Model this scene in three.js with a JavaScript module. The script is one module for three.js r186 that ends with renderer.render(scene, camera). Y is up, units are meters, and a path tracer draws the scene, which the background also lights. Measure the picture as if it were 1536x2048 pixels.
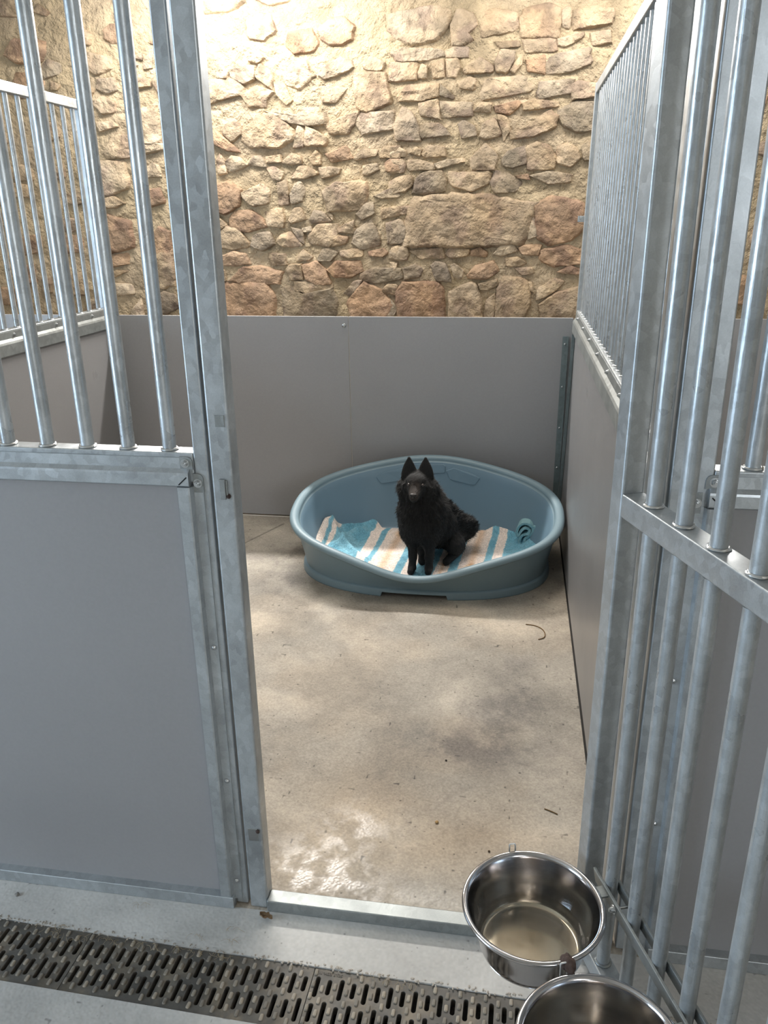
import * as THREE from 'three';
import { RoundedBoxGeometry } from 'three/addons/geometries/RoundedBoxGeometry.js';
import { MarchingCubes } from 'three/addons/objects/MarchingCubes.js';
import { MeshSurfaceSampler } from 'three/addons/math/MeshSurfaceSampler.js';
import { ImprovedNoise } from 'three/addons/math/ImprovedNoise.js';
import { mergeGeometries, mergeVertices, toCreasedNormals } from 'three/addons/utils/BufferGeometryUtils.js';
import { FontLoader } from 'three/addons/loaders/FontLoader.js';
import { TextGeometry } from 'three/addons/geometries/TextGeometry.js';
import { RectAreaLightUniformsLib } from 'three/addons/lights/RectAreaLightUniformsLib.js';

// ───────────── camera, light, exposure ─────────────
const scene = new THREE.Scene();
const camera = new THREE.PerspectiveCamera(65.4, 0.75, 0.05, 60);
camera.rotation.order = 'YXZ';
camera.position.set(-0.2472, 1.45, 3.7407);
camera.rotation.set(-0.354, 0.1634, -0.013);
const renderer = new THREE.WebGLRenderer({ antialias: true });
renderer.toneMapping = THREE.LinearToneMapping;
renderer.toneMappingExposure = 1.0;
renderer.shadowMap.enabled = true;
scene.background = new THREE.Color(0x000000);
RectAreaLightUniformsLib.init();
const WARM = new THREE.Color(1, 0.965, 0.92), NEUTRAL = new THREE.Color(1, 0.95, 0.88), SOFT = new THREE.Color(0.92, 0.96, 1), COOL = new THREE.Color(0.62, 0.8, 1);
const LAMP_PEN = 400, LAMP_PEN_2 = 190, LAMP_HALL = 4, FILL_TOP = 60, SKY_FRONT = 19, SKY_LEFT = 11.5;
function areaLight(name, color, intensity, w, h, pos, target) {
  const l = new THREE.RectAreaLight(color, intensity, w, h);
  l.name = name; l.position.set(...pos); l.lookAt(...target); scene.add(l);
  return l;
}

// ───────────── helpers ─────────────
let seed = 7;
const rnd = () => { seed = (seed + 0x6d2b79f5) | 0; let t = Math.imul(seed ^ (seed >>> 15), 1 | seed); t = (t + Math.imul(t ^ (t >>> 7), 61 | t)) ^ t; return ((t ^ (t >>> 14)) >>> 0) / 4294967296; };
const rr = (a, b) => a + (b - a) * rnd();
const clamp = (x, a = 0, b = 1) => Math.min(b, Math.max(a, x));
const lerp = (a, b, t) => a + (b - a) * t;
const smooth = (a, b, x) => { const t = clamp((x - a) / (b - a)); return t * t * (3 - 2 * t); };
const perlin = new ImprovedNoise();
const n3 = (x, y, z) => perlin.noise(x, y, z);
const used = {};
function numbered(name) { const n = used[name] = (used[name] ?? -1) + 1; return n ? name + '_' + String(n).padStart(3, '0') : name; }
function tag(o, label, category, group) { o.userData.label = label; o.userData.category = category; if (group) o.userData.group = group; return o; }
function thing(name, label, category, pos = [0, 0, 0], turn = 0, group) {
  const o = new THREE.Group(); o.name = numbered(name); o.position.set(...pos); o.rotation.y = turn; scene.add(o);
  return tag(o, label, category, group);
}
function mesh(name, geo, mat, parent = scene) {
  const m = new THREE.Mesh(geo, mat); m.castShadow = m.receiveShadow = true;
  m.name = parent === scene ? numbered(name) : childName(name, parent); parent.add(m); return m;
}
function childName(name, parent) { const c = parent.userData; c.names ??= {}; const n = c.names[name] = (c.names[name] ?? -1) + 1; return n ? name + '_' + String(n).padStart(3, '0') : name; }
function struct(name, geo, mat, parent = scene) { const m = mesh(name, geo, mat, parent); if (parent === scene) m.userData.kind = 'structure'; return m; }
// texture coordinates in metres from the face direction
function metres(geo, ou = 0, ov = 0) {
  const g = geo.index ? geo.toNonIndexed() : geo, p = g.attributes.position, n = g.attributes.normal, uv = new Float32Array(p.count * 2);
  for (let i = 0; i < p.count; i += 3) {
    let x = 0, y = 0, z = 0;
    for (let k = 0; k < 3; k++) { x += n.getX(i + k); y += n.getY(i + k); z += n.getZ(i + k); }
    x = Math.abs(x); y = Math.abs(y); z = Math.abs(z);
    for (let k = 0; k < 3; k++) {
      const X = p.getX(i + k), Y = p.getY(i + k), Z = p.getZ(i + k);
      const [u, v] = x >= y && x >= z ? [Z, Y] : y >= z ? [X, Z] : [X, Y];
      uv[(i + k) * 2] = u + ou; uv[(i + k) * 2 + 1] = v + ov;
    }
  }
  g.setAttribute('uv', new THREE.BufferAttribute(uv, 2));
  return g;
}
function box(x0, x1, y0, y1, z0, z1, r = 0.002) {
  const w = x1 - x0, h = y1 - y0, d = z1 - z0;
  const g = r > 0 ? new RoundedBoxGeometry(w, h, d, 1, Math.min(r, w / 2.1, h / 2.1, d / 2.1)) : new THREE.BoxGeometry(w, h, d);
  g.translate((x0 + x1) / 2, (y0 + y1) / 2, (z0 + z1) / 2);
  return metres(g, rnd(), rnd());
}
function rod(a, b, r, seg = 24, ou = rnd()) {
  const A = new THREE.Vector3(...a), B = new THREE.Vector3(...b), len = A.distanceTo(B);
  const g = new THREE.CylinderGeometry(r, r, len, seg, 1), uv = g.attributes.uv;
  for (let i = 0; i < uv.count; i++) uv.setXY(i, uv.getX(i) * 2 * Math.PI * r + ou, uv.getY(i) * len + ou);
  g.applyQuaternion(new THREE.Quaternion().setFromUnitVectors(new THREE.Vector3(0, 1, 0), B.clone().sub(A).normalize()));
  const m = A.add(B).multiplyScalar(0.5); g.translate(m.x, m.y, m.z);
  return g.toNonIndexed();
}
const merge = (list) => mergeGeometries(list.map((g) => { const q = g.index ? g.toNonIndexed() : g; for (const k of Object.keys(q.attributes)) if (!['position', 'normal', 'uv'].includes(k)) q.deleteAttribute(k); return q; }));
// a profile in (a, b) swept along an axis with plain ends
function sweep(profile, len, place) {
  const s = new THREE.Shape(profile.map(([x, y]) => new THREE.Vector2(x, y)));
  let g = new THREE.ExtrudeGeometry(s, { depth: len, bevelEnabled: false, steps: 1 });
  g.applyMatrix4(place);
  return metres(g, rnd(), rnd());
}
// hexagon bolt head with washer, axis +z
const boltGeo = (() => {
  const a = new THREE.CylinderGeometry(0.0085, 0.009, 0.0016, 18), b = new THREE.CylinderGeometry(0.0052, 0.006, 0.0055, 6), c = new THREE.CylinderGeometry(0.003, 0.003, 0.004, 10);
  b.translate(0, 0.0035, 0); c.translate(0, 0.007, 0);
  return merge([a, b, c]).rotateX(Math.PI / 2);
})();
const screwGeo = (() => new THREE.LatheGeometry([[0, 0.0034], [0.002, 0.0034], [0.0024, 0.002], [0.0035, 0.0026], [0.0048, 0.0014], [0.0054, 0]].map((p) => new THREE.Vector2(...p)), 16).rotateX(Math.PI / 2))();
const weldGeo = (() => {
  const g = new THREE.TorusGeometry(0.0135, 0.0032, 6, 22).rotateX(Math.PI / 2), p = g.attributes.position;
  for (let i = 0; i < p.count; i++) { const x = p.getX(i), z = p.getZ(i), k = 1 + 0.13 * n3(x * 300, 3, z * 300); p.setXYZ(i, x * k, p.getY(i) * (1 + 0.6 * n3(x * 200, z * 200, 9)), z * k); }
  g.computeVertexNormals(); return metres(g);
})();

// ───────────── textures ─────────────
const hash = (x, y, s) => { let h = Math.imul(x, 374761393) ^ Math.imul(y, 668265263) ^ Math.imul(s, 1274126177); h = Math.imul(h ^ (h >>> 13), 1274126177); return ((h ^ (h >>> 16)) >>> 0) / 4294967296; };
function vnoise(u, v, per, s) {
  const x = u * per, y = v * per, xi = Math.floor(x), yi = Math.floor(y), fx = x - xi, fy = y - yi, a = fx * fx * (3 - 2 * fx), b = fy * fy * (3 - 2 * fy), m = (k) => ((k % per) + per) % per;
  const x0 = m(xi), x1 = m(xi + 1), y0 = m(yi), y1 = m(yi + 1);
  return lerp(lerp(hash(x0, y0, s), hash(x1, y0, s), a), lerp(hash(x0, y1, s), hash(x1, y1, s), a), b);
}
const fbm = (u, v, per, oct, s, gain = 0.5) => { let t = 0, a = 1, w = 0; for (let o = 0; o < oct; o++) { t += a * vnoise(u, v, per << o, s + o); w += a; a *= gain; } return t / w; };
function tex(W, H, f, srgb, size = 1, sizeV = size) {
  const d = new Uint8Array(W * H * 4);
  for (let y = 0; y < H; y++) for (let x = 0; x < W; x++) {
    const c = f((x + 0.5) / W, (y + 0.5) / H), o = (y * W + x) * 4;
    if (typeof c === 'number') d[o] = d[o + 1] = d[o + 2] = clamp(c) * 255; else for (let k = 0; k < 3; k++) d[o + k] = clamp(c[k]) * 255;
    d[o + 3] = 255;
  }
  const t = new THREE.DataTexture(d, W, H, THREE.RGBAFormat);
  t.wrapS = t.wrapT = THREE.RepeatWrapping; t.magFilter = THREE.LinearFilter; t.minFilter = THREE.LinearMipmapLinearFilter; t.generateMipmaps = true;
  if (srgb) t.colorSpace = THREE.SRGBColorSpace;
  t.repeat.set(1 / size, 1 / sizeV); t.needsUpdate = true;
  return t;
}
function spangle(u, v) {                                       // zinc flowers: nearest of jittered seeds
  const per = 34, wu = u + 0.012 * (vnoise(u, v, 40, 91) - 0.5), wv = v + 0.012 * (vnoise(u, v, 40, 92) - 0.5), x = wu * per, y = wv * per, xi = Math.floor(x), yi = Math.floor(y);
  let best = 9, id = 0;
  for (let j = -1; j <= 1; j++) for (let i = -1; i <= 1; i++) {
    const cx = ((xi + i) % per + per) % per, cy = ((yi + j) % per + per) % per, dx = xi + i + hash(cx, cy, 5) - x, dy = (yi + j + hash(cx, cy, 6) - y) * 0.8, q = dx * dx + dy * dy;
    if (q < best) { best = q; id = hash(cx, cy, 7); }
  }
  return id;
}
const galvColor = tex(1024, 1024, (u, v) => { const s = spangle(u, v), b = fbm(u, v, 5, 5, 21), f = vnoise(u, v, 256, 3); const g = 0.67 + 0.055 * (s - 0.5) + 0.15 * (b - 0.5) + 0.03 * (f - 0.5); return [g * 0.97, g, g * 1.015]; }, true, 0.42);
const galvRough = tex(512, 512, (u, v) => 0.4 + 0.07 * (spangle(u, v) - 0.5) + 0.16 * (fbm(u, v, 6, 5, 33) - 0.5), false, 0.42);
const galvBump = tex(512, 512, (u, v) => 0.5 + 0.25 * (fbm(u, v, 9, 4, 40) - 0.5) + 0.14 * (spangle(u, v) - 0.5), false, 0.42);
const boardColor = tex(512, 512, (u, v) => { const g = 0.52 + 0.02 * (fbm(u, v, 4, 4, 51) - 0.5) + 0.012 * (vnoise(u, v, 256, 52) - 0.5); return [g * 1.0, g * 0.995, g * 1.0]; }, true, 1.1);
const boardRough = tex(512, 512, (u, v) => 0.31 + 0.025 * (vnoise(u * 9, v * 0.25, 128, 53) - 0.5) * vnoise(u, v, 6, 54) + 0.1 * (fbm(u, v, 5, 4, 55) - 0.5), false, 1.1);
const boardBump = tex(1024, 256, (u, v) => 0.5 + 0.5 * (vnoise(u * 4, v * 0.03125, 128, 56) - 0.5) + 0.3 * (vnoise(u, v, 64, 57) - 0.5), false, 0.9);
const grime = (u, v) => fbm(u + 0.05 * vnoise(u, v, 7, 61), v + 0.05 * vnoise(u, v, 9, 62), 8, 6, 63, 0.62);
const blob = (x, z, cx, cz, rx, rz) => Math.exp(-Math.pow((x - cx) / rx, 2) - Math.pow((z - cz) / rz, 2));
const soilAndDark = (x, z) => 0.9 * blob(x, z, -0.24, 1.62, 0.13, 0.16) + 0.9 * blob(x, z, -0.27, 1.8, 0.2, 0.08) + 0.6 * blob(x, z, -0.42, 1.79, 0.1, 0.06) + 0.6 * blob(x, z, -0.15, 1.45, 0.1, 0.12) + 0.5 * blob(x, z, -0.38, 2.04, 0.12, 0.07) + 0.7 * blob(x, z, -0.7, 1.12, 0.06, 0.03) + 0.5 * blob(x, z, -0.2, 1.3, 0.1, 0.06) + 0.9 * blob(x, z, -1.17, 0.8, 0.12, 0.12) + 0.8 * blob(x, z, -1.2, 0.42, 0.12, 0.2) + 0.5 * blob(x, z, -1.45, 0.5, 0.2, 0.12);  // soil smudges; the last three blobs darken the floor left of the bed
const shine = (x, z) => 1.0 * blob(x, z, -0.66, 2.3, 0.16, 0.12) + 0.8 * blob(x, z, -0.58, 2.14, 0.1, 0.08) + 0.6 * blob(x, z, -0.45, 2.37, 0.3, 0.06);
const concreteColor = tex(2048, 2048, (u, v) => {
  const X = 2.6 * u - 2.6, Z = 2.6 * v, dirt = soilAndDark(X, Z) * smooth(0.36, 0.66, fbm(u, v, 30, 5, 78, 0.66)), crackT = clamp((Z - 0.1) / 0.35), crack = Z > 0.1 && Z < 0.5 ? smooth(0.012 - 0.007 * crackT, 0.002, Math.abs(X + 1.37 + 0.42 * (Z - 0.12))) * 0.16 : 0;
  const big = fbm(u, v, 5, 4, 71), mid = grime(u, v), fine = vnoise(u, v, 512, 72), spot = smooth(0.93, 0.985, vnoise(u, v, 200, 73)) * 0.22, pale = smooth(0.62, 0.8, fbm(u, v, 11, 5, 74));
  const scratch = smooth(0.86, 0.93, vnoise(u * 3 + v, v * 24 - u * 5, 128, 75)) * smooth(0.55, 0.75, vnoise(u, v, 9, 76)) * 0.1;
  const amber = 0.5 * blob(X, Z, -0.6, 2.05, 0.2, 0.16) + 0.5 * blob(X, Z, -0.3, 2.15, 0.15, 0.1);
  const g = 0.62 - 0.04 * amber + 0.08 * (big - 0.5) + 0.42 * (mid - 0.5) + 0.07 * (fine - 0.5) + 0.06 * (vnoise(u, v, 900, 79) - 0.5) - spot + 0.07 * pale - scratch - 0.1 * dirt - crack;
  const yellow = smooth(0.5, 0.7, fbm(u, v, 7, 4, 77)) * 0.02 + 0.06 * amber;
  return [g * (1.0 + yellow), g * (0.955 - 0.004 * dirt), g * (0.885 - yellow + 0.015 * dirt)];
}, true, 2.6);
const concreteGrey = tex(1024, 1024, (u, v) => {
  const g = 0.705 + 0.1 * (fbm(u, v, 5, 5, 81) - 0.5) + 0.16 * (grime(u, v) - 0.5) + 0.04 * (vnoise(u, v, 300, 82) - 0.5) - 0.16 * smooth(0.94, 0.98, vnoise(u, v, 150, 83));
  return [g, g * 0.99, g * 0.965];
}, true, 1.6);
const concreteRough = tex(1024, 1024, (u, v) => { const k = clamp(shine(2.6 * u - 2.6, 2.6 * v)) * smooth(0.33, 0.62, fbm(u, v, 60, 5, 88, 0.65)); return lerp(0.8 + 0.3 * (grime(u, v) - 0.5), 0.3, k); }, false, 2.6);
const concreteBump = tex(1024, 1024, (u, v) => 0.6 * fbm(u, v, 20, 5, 86, 0.6) + 0.25 * vnoise(u, v, 300, 87), false, 1.3);
const stoneColor = tex(1024, 1024, (u, v) => { const a = fbm(u, v, 7, 6, 101, 0.6), b = fbm(u, v, 4, 4, 102), w = smooth(0.52, 0.72, fbm(u, v, 6, 5, 103)); const g = 0.8 + 0.5 * (a - 0.5) - 0.13 * w; return [g * (1 + 0.06 * (b - 0.5)), g * (0.985 - 0.02 * w), g * (0.96 - 0.1 * (b - 0.5))]; }, true, 0.6);
const stoneBump = tex(1024, 1024, (u, v) => { const a = fbm(u, v, 14, 6, 111, 0.62); return 0.75 * a + 0.4 * Math.abs(fbm(u, v, 9, 4, 112) - 0.5); }, false, 0.6);
const mortarColor = tex(1024, 1024, (u, v) => { const a = fbm(u, v, 8, 6, 121, 0.6), b = fbm(u, v, 3, 3, 122); const g = 0.86 + 0.34 * (a - 0.5) + 0.12 * (b - 0.5); return [g, g * 0.985, g * (0.94 + 0.08 * (b - 0.5))]; }, true, 0.8);

// ───────────── materials ─────────────
const std = (o) => new THREE.MeshStandardMaterial(o);
const galv = std({ map: galvColor, roughnessMap: galvRough, bumpMap: galvBump, bumpScale: 0.0004, metalness: 0.62, roughness: 1 });
const tubeMat = std({ map: galvColor, roughnessMap: galvRough, metalness: 0.52, roughness: 0.8, bumpMap: tex(512, 128, (u, v) => vnoise(u * 6, v * 0.0625, 128, 45) * 0.6 + 0.4 * vnoise(u, v, 60, 46), false, 0.2), bumpScale: 0.0002 });
const galvDull = std({ map: galvColor, roughnessMap: galvRough, bumpMap: galvBump, bumpScale: 0.0006, metalness: 0.6, roughness: 1.15, color: 0xd8d8d4 });
const zinc = std({ color: 0xb9bcbd, metalness: 0.9, roughness: 0.28 });
const trimSteel = std({ color: 0xb4c0c0, metalness: 0.25, roughness: 0.45, map: galvColor });
const board = std({ map: boardColor, roughnessMap: boardRough, bumpMap: boardBump, bumpScale: 0.00003, roughness: 1, metalness: 0 });
const floorMat = std({ map: concreteColor, roughnessMap: concreteRough, bumpMap: concreteBump, bumpScale: 0.0022, roughness: 1 });
const hallMat = std({ map: concreteGrey, roughness: 0.72, bumpMap: concreteBump, bumpScale: 0.0016 });
const plaster = std({ color: 0xd2ccc2, roughness: 0.95 });
const rearBoardLitMat = board.clone(); rearBoardLitMat.color.set(0xffffff).multiplyScalar(1.45);  // same board, colour brightened in place of light missing at the rear
const dark = std({ color: 0x0c0c0c, roughness: 0.9 });
const stoneTone = { t: [0xd2bea3, 0xcdb89c], g: [0xc3b39e, 0xc9b9a2], d: [0xaa9c8b, 0xb2a48f], r: [0xcdb094, 0xc8aa8e], p: [0xddcbb2, 0xd9c6ab] };
const stoneMat = {};
for (const k in stoneTone) stoneMat[k] = stoneTone[k].map((c) => std({ color: c, map: stoneColor, bumpMap: stoneBump, bumpScale: 0.028, roughness: 0.93 }));
const mortarMat = std({ color: 0xc6b59e, map: mortarColor, bumpMap: stoneBump, bumpScale: 0.045, roughness: 0.97 });
const plastic = std({ color: 0x778d97, roughness: 0.42, bumpMap: tex(512, 512, (u, v) => 0.5 + 0.5 * vnoise(u, v, 200, 131), false, 0.3), bumpScale: 0.0002 });
const plasticDeep = std({ color: 0x6f8898, roughness: 0.4 });
const steel = new THREE.MeshPhysicalMaterial({ color: 0xa9a8a9, metalness: 1, roughness: 0.17, roughnessMap: tex(512, 512, (u, v) => 0.75 + 0.5 * (vnoise(u * 0.0625, v * 8, 64, 141) - 0.5) + 0.5 * smooth(0.5, 0.8, fbm(u, v, 6, 5, 142)), false) });
const castIron = std({ color: 0x77736c, roughness: 0.62, metalness: 0.15, map: tex(512, 512, (u, v) => { const d = smooth(0.45, 0.75, grime(u, v)), g = 0.72 + 0.35 * (fbm(u, v, 10, 5, 151) - 0.5); return [g + 0.2 * d, g + 0.16 * d, g + 0.1 * d]; }, true, 0.45), bumpMap: concreteBump, bumpScale: 0.001 });
const lugDusty = [0x7f786c, 0x8f8678, 0x726c62].map((c) => std({ color: c, roughness: 0.85, bumpMap: concreteBump, bumpScale: 0.002 }));
const rusty = std({ color: 0x3a2c26, roughness: 0.9 });
const strawMat = std({ color: 0x948468, roughness: 0.9 });
const leafMat = std({ color: 0x6e5a42, roughness: 0.9, side: THREE.DoubleSide });

// ───────────── the setting ─────────────
struct('floor', metres(new THREE.BoxGeometry(10.5, 0.12, 3.9).translate(0.25, -0.06, 0.49)), floorMat);
// hall floor in front of the pens, cut along the drain, which runs 1.3 degrees off the front line
const DA = THREE.MathUtils.degToRad(1.25), DW = 0.137, dz = (x) => 2.563 + (x + 0.59) * Math.tan(DA);
const slab = (pts, y0, y1) => { const s = new THREE.Shape(pts.map(([x, z]) => new THREE.Vector2(x, -z))); return metres(new THREE.ExtrudeGeometry(s, { depth: y1 - y0, bevelEnabled: false }).rotateX(-Math.PI / 2).translate(0, y0, 0)); };
{
  const edge = (o) => { const e = []; for (let i = 0; i <= 260; i++) { const x = lerp(-5, 5.5, i / 260), near = x > -2 && x < 0.8; e.push([x, dz(x) + o + (near && o < 0.05 ? -0.0035 * Math.abs(n3(x * 60, 2, 1)) - 0.003 * Math.abs(n3(x * 170, 5, 1)) : 0)]); } return e; };
  const far = slab([[-5, 2.44], ...edge(-0.001), [5.5, 2.44]], -0.12, 0), near = slab([...edge(DW + 0.002).reverse(), [-5, 11], [5.5, 11]].map((p) => p), -0.12, 0);
  const trough = [slab([[-5, dz(-5) - 0.002], [5.5, dz(5.5) - 0.002], [5.5, dz(5.5) + DW + 0.003], [-5, dz(-5) + DW + 0.003]], -0.14, -0.115)];
  const hall = struct('hall_floor', merge([far, near]), hallMat);
  mesh('drain_trough', merge(trough), dark, hall);
  const chips = [];
  for (let i = 0; i < 260; i++) {                                // broken mortar along the drain's far edge
    const x = rr(-1.5, 0.2), g = new THREE.IcosahedronGeometry(rr(0.001, 0.0034), 0).scale(1.3, 0.45, 0.8).rotateY(rr(0, 6)).translate(x, 0.0005, dz(x) - rr(-0.003, 0.009)); chips.push(metres(g));
  }
  const ch = mesh('mortar_crumb', merge(chips), std({ color: 0x9b948a, roughness: 0.95 }), hall); ch.userData.kind = 'stuff';
}
struct('ceiling', metres(new THREE.BoxGeometry(11, 0.2, 13).translate(0.25, 3.6, 4.8)), plaster);
struct('wall_left', metres(new THREE.BoxGeometry(0.2, 3.7, 13).translate(-5.1, 1.75, 4.8)), plaster);
struct('wall_right', metres(new THREE.BoxGeometry(0.2, 3.7, 13).translate(5.6, 1.75, 4.8)), plaster);
struct('wall_front', metres(new THREE.BoxGeometry(11, 3.7, 0.2).translate(0.25, 1.75, 11.1)), plaster);

// rubble wall: earth mortar with each stone bedded in it
const mz = (x, y) => -1.312 + 0.009 * n3(x * 3.1, y * 4.2, 1) + 0.009 * n3(x * 9, y * 12, 2) + 0.007 * n3(x * 24, y * 32, 3) + 0.005 * n3(x * 55, y * 60, 4);
const backGeo = (() => {
  const g = new THREE.PlaneGeometry(6.2, 2.3, 340, 140).translate(-1.25, 1.72, 0), p = g.attributes.position;
  for (let i = 0; i < p.count; i++) p.setZ(i, mz(p.getX(i), p.getY(i)));
  g.computeVertexNormals();
  const rest = new THREE.BoxGeometry(11, 3.7, 0.3).translate(0, 1.75, -1.5);
  const uv = p.count; void uv;
  return merge([metres(g), metres(rest)]);
})();
const wallBack = struct('wall_back', backGeo, mortarMat);
const polys = [];
function inside(P, x, y) { let c = false; for (let i = 0, j = P.length - 1; i < P.length; j = i++) { const [a, b] = P[i], [d, e] = P[j]; if (b > y !== e > y && x < ((d - a) * (y - b)) / (e - b) + a) c = !c; } return c; }
function stone(tone, P0, grow = 1.1) {                                        // P: outline on the wall, metres
  let gx = 0, gy = 0; for (const [x, y] of P0) { gx += x / P0.length; gy += y / P0.length; }
  const P = P0.map(([x, y]) => [gx + (x - gx) * grow, gy + (y - gy) * (grow + 0.05)]);
  polys.push(P);
  let cx = 0, cy = 0, x0 = 9, x1 = -9, y0 = 9, y1 = -9;
  for (const [x, y] of P) { cx += x / P.length; cy += y / P.length; x0 = Math.min(x0, x); x1 = Math.max(x1, x); y0 = Math.min(y0, y); y1 = Math.max(y1, y); }
  const size = Math.min(x1 - x0, y1 - y0), wide = Math.max(x1 - x0, y1 - y0), N = Math.round(clamp(wide * 130, 22, 64)), B = [], s1 = rr(0, 99);
  let L = 0; const len = P.map((p, i) => { const q = P[(i + 1) % P.length], d = Math.hypot(q[0] - p[0], q[1] - p[1]); L += d; return d; });
  for (let i = 0; i < N; i++) {
    let t = (i / N) * L, k = 0; while (t > len[k]) { t -= len[k]; k = (k + 1) % P.length; }
    const p = P[k], q = P[(k + 1) % P.length], f = t / len[k], x = lerp(p[0], q[0], f), y = lerp(p[1], q[1], f), j = 1 + 0.07 * n3(x * 26, y * 26, s1) + 0.05 * n3(x * 70, y * 70, s1);
    B.push([cx + (x - cx) * j, cy + (y - cy) * j]);
  }
  const h = clamp(0.005 + size * rr(0.03, 0.13), 0.008, 0.028), hw = (x1 - x0) / 2, hh = (y1 - y0) / 2, tiltY = rr(-0.003, 0.009), tiltX = rr(-0.004, 0.004);
  const planes = []; for (let i = 0; i < 3; i++) { const a = rr(0, 6.28), m = rr(0.008, 0.034) * Math.min(1, size / 0.12); planes.push([Math.cos(a) * m, Math.abs(Math.sin(a)) * m * (rnd() < 0.7 ? 1 : -1), h + m * rr(0.15, 0.7)]); }
  const z = (x, y, f) => {
    const dx = (x - cx) / hw, dy = (y - cy) / hh; let v = h + tiltY * dy + tiltX * dx;
    for (const [a, b, c] of planes) v = Math.min(v, c - a * dx - b * dy);
    v += 0.007 * n3(x * 17, y * 20, s1) + 0.005 * n3(x * 42, y * 46, s1) + 0.0026 * n3(x * 110, y * 110, s1);
    return -1.3 + Math.max(-0.03, lerp(-0.024, v, f));
  };
  const inner = Math.max(4, Math.round(wide / 0.036)), rings = [[1.06, 0], [0.985, 0.7], [0.93, 0.96]]; for (let i = 0; i < inner; i++) rings.push([0.86 * (1 - i / inner), 1]);
  const pos = [], idx = [];
  for (const [k, f] of rings) for (const [bx, by] of B) { const x = cx + (bx - cx) * k, y = cy + (by - cy) * k; pos.push(x, y, z(x, y, f)); }
  pos.push(cx, cy, z(cx, cy, 1));
  let ccw = 0; for (let i = 0; i < N; i++) { const a = B[i], b = B[(i + 1) % N]; ccw += a[0] * b[1] - a[1] * b[0]; }
  const tri = (a, b, c) => (ccw > 0 ? idx.push(a, b, c) : idx.push(a, c, b));
  for (let r = 0; r + 1 < rings.length; r++) for (let i = 0; i < N; i++) { const a = r * N + i, b = r * N + ((i + 1) % N); tri(a, b, b + N); tri(a, b + N, a + N); }
  const last = (rings.length - 1) * N; for (let i = 0; i < N; i++) tri(last + i, last + ((i + 1) % N), last + N);
  let g = new THREE.BufferGeometry(); g.setAttribute('position', new THREE.Float32BufferAttribute(pos, 3)); g.setIndex(idx);
  g = toCreasedNormals(g, 0.8);
  const ou = rr(0, 5), ov = rr(0, 5), p = g.attributes.position, uv = new Float32Array(p.count * 2); for (let i = 0; i < p.count; i++) { uv[2 * i] = p.getX(i) + ou; uv[2 * i + 1] = p.getY(i) + ov; }
  g.setAttribute('uv', new THREE.BufferAttribute(uv, 2));
  mesh('stone', g, stoneMat[tone][rnd() < 0.5 ? 0 : 1], wallBack);
}
const st = (tone, ...v) => { const P = []; for (let i = 0; i < v.length; i += 2) P.push([v[i] / 100, v[i + 1] / 100]); stone(tone, P); };
st('t',-211.9,214.4,-204.4,222,-190.1,222.1,-188.4,213.6,-200.5,211.6,-211.2,208.8);
st('p',-203.4,228.3,-200.6,229.6,-196.5,225.4,-198,222.4,-203.9,222.6);
st('g',-195.6,226.7,-191.1,229.2,-180.6,227.8,-180.7,221.5,-188,219,-195.5,223.3);
st('t',-180.1,224.1,-177.4,228.7,-171.8,225.8,-169.7,221.1,-171.2,216.4,-179.9,221.8);
st('t',-169.8,219.1,-163.6,219.2,-158.7,209.3,-162.7,207.3,-167.9,212.3);
st('p',-163.3,223.5,-156.1,229.2,-149.2,229,-147.9,223,-144.1,222.2,-153.7,215.9,-162.9,218.2);
st('g',-141.8,222.1,-137,227.2,-129.3,230.5,-123.4,228,-122.3,224.7,-131.1,221.7,-138.8,220);
st('t',-122,221.4,-104.7,221.4,-102.6,213.5,-100.4,206.8,-115.6,202.5,-120.2,205.4,-121.5,212.8);
st('t',-189.2,213,-180.2,217.4,-170.1,214.4,-173.5,211.1,-175.4,206.4,-185.7,207.4);
st('p',-141.4,212.8,-135.2,215.2,-126,214.9,-130,210.4,-133.1,207.8,-140.8,208);
st('t',-116.7,226.5,-110.6,230.1,-103.9,226.6,-106.2,222.8,-115.2,223.8);
st('t',-101.7,224,-95.3,225.7,-95.4,217.8,-101.8,217.4);
st('p',-183.9,230.9,-178.1,235.4,-174.5,232.2,-178.5,229.4);
st('g',-175.5,204.3,-170.8,203.5,-152.8,201.6,-140.3,202.6,-140.1,196.8,-150.7,196,-160.9,197.7);
st('t',-202.3,196,-198.4,198.7,-192.7,198.6,-190.8,192.9,-197.6,188.8,-202.1,192.5);
st('r',-211.4,198,-200.7,190.3,-193.1,183.4,-201.2,183.9,-211.4,189.2);
st('t',-189.8,194.3,-179.7,201,-172.5,202.2,-161,194.9,-158.9,190,-168.8,185.3,-184.8,185.7,-190.3,188.7);
st('p',-156.2,195.8,-151.2,194.6,-153.6,184.9,-159.6,184.7,-158.1,190.7);
st('t',-151.2,195.3,-144.6,192.4,-138.9,188.8,-140.2,185.3,-152.8,185.6);
st('t',-139.8,196.4,-130.3,199.6,-119.5,202,-121.9,196.6,-125.9,191.2,-136.8,191.5);
st('g',-119.5,201.3,-99.7,202,-99,193.2,-117.4,191,-121.9,196.6);
st('t',-99,195.3,-95.5,196.9,-95.5,186.3,-98.7,186.4);
st('t',-207.9,178.3,-205.5,181.9,-202.5,178.2,-201.9,171.7,-207.7,171.1);
st('g',-201.8,177.5,-198.2,180.6,-193.4,179.5,-188.4,175.4,-196.5,172.3,-201.4,172.4);
st('g',-188.4,175.8,-184.4,180.3,-179.5,180.2,-176.7,174.1);
st('t',-177.1,179.8,-168.2,180.7,-167.3,176.7,-176.2,176.2);
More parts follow.
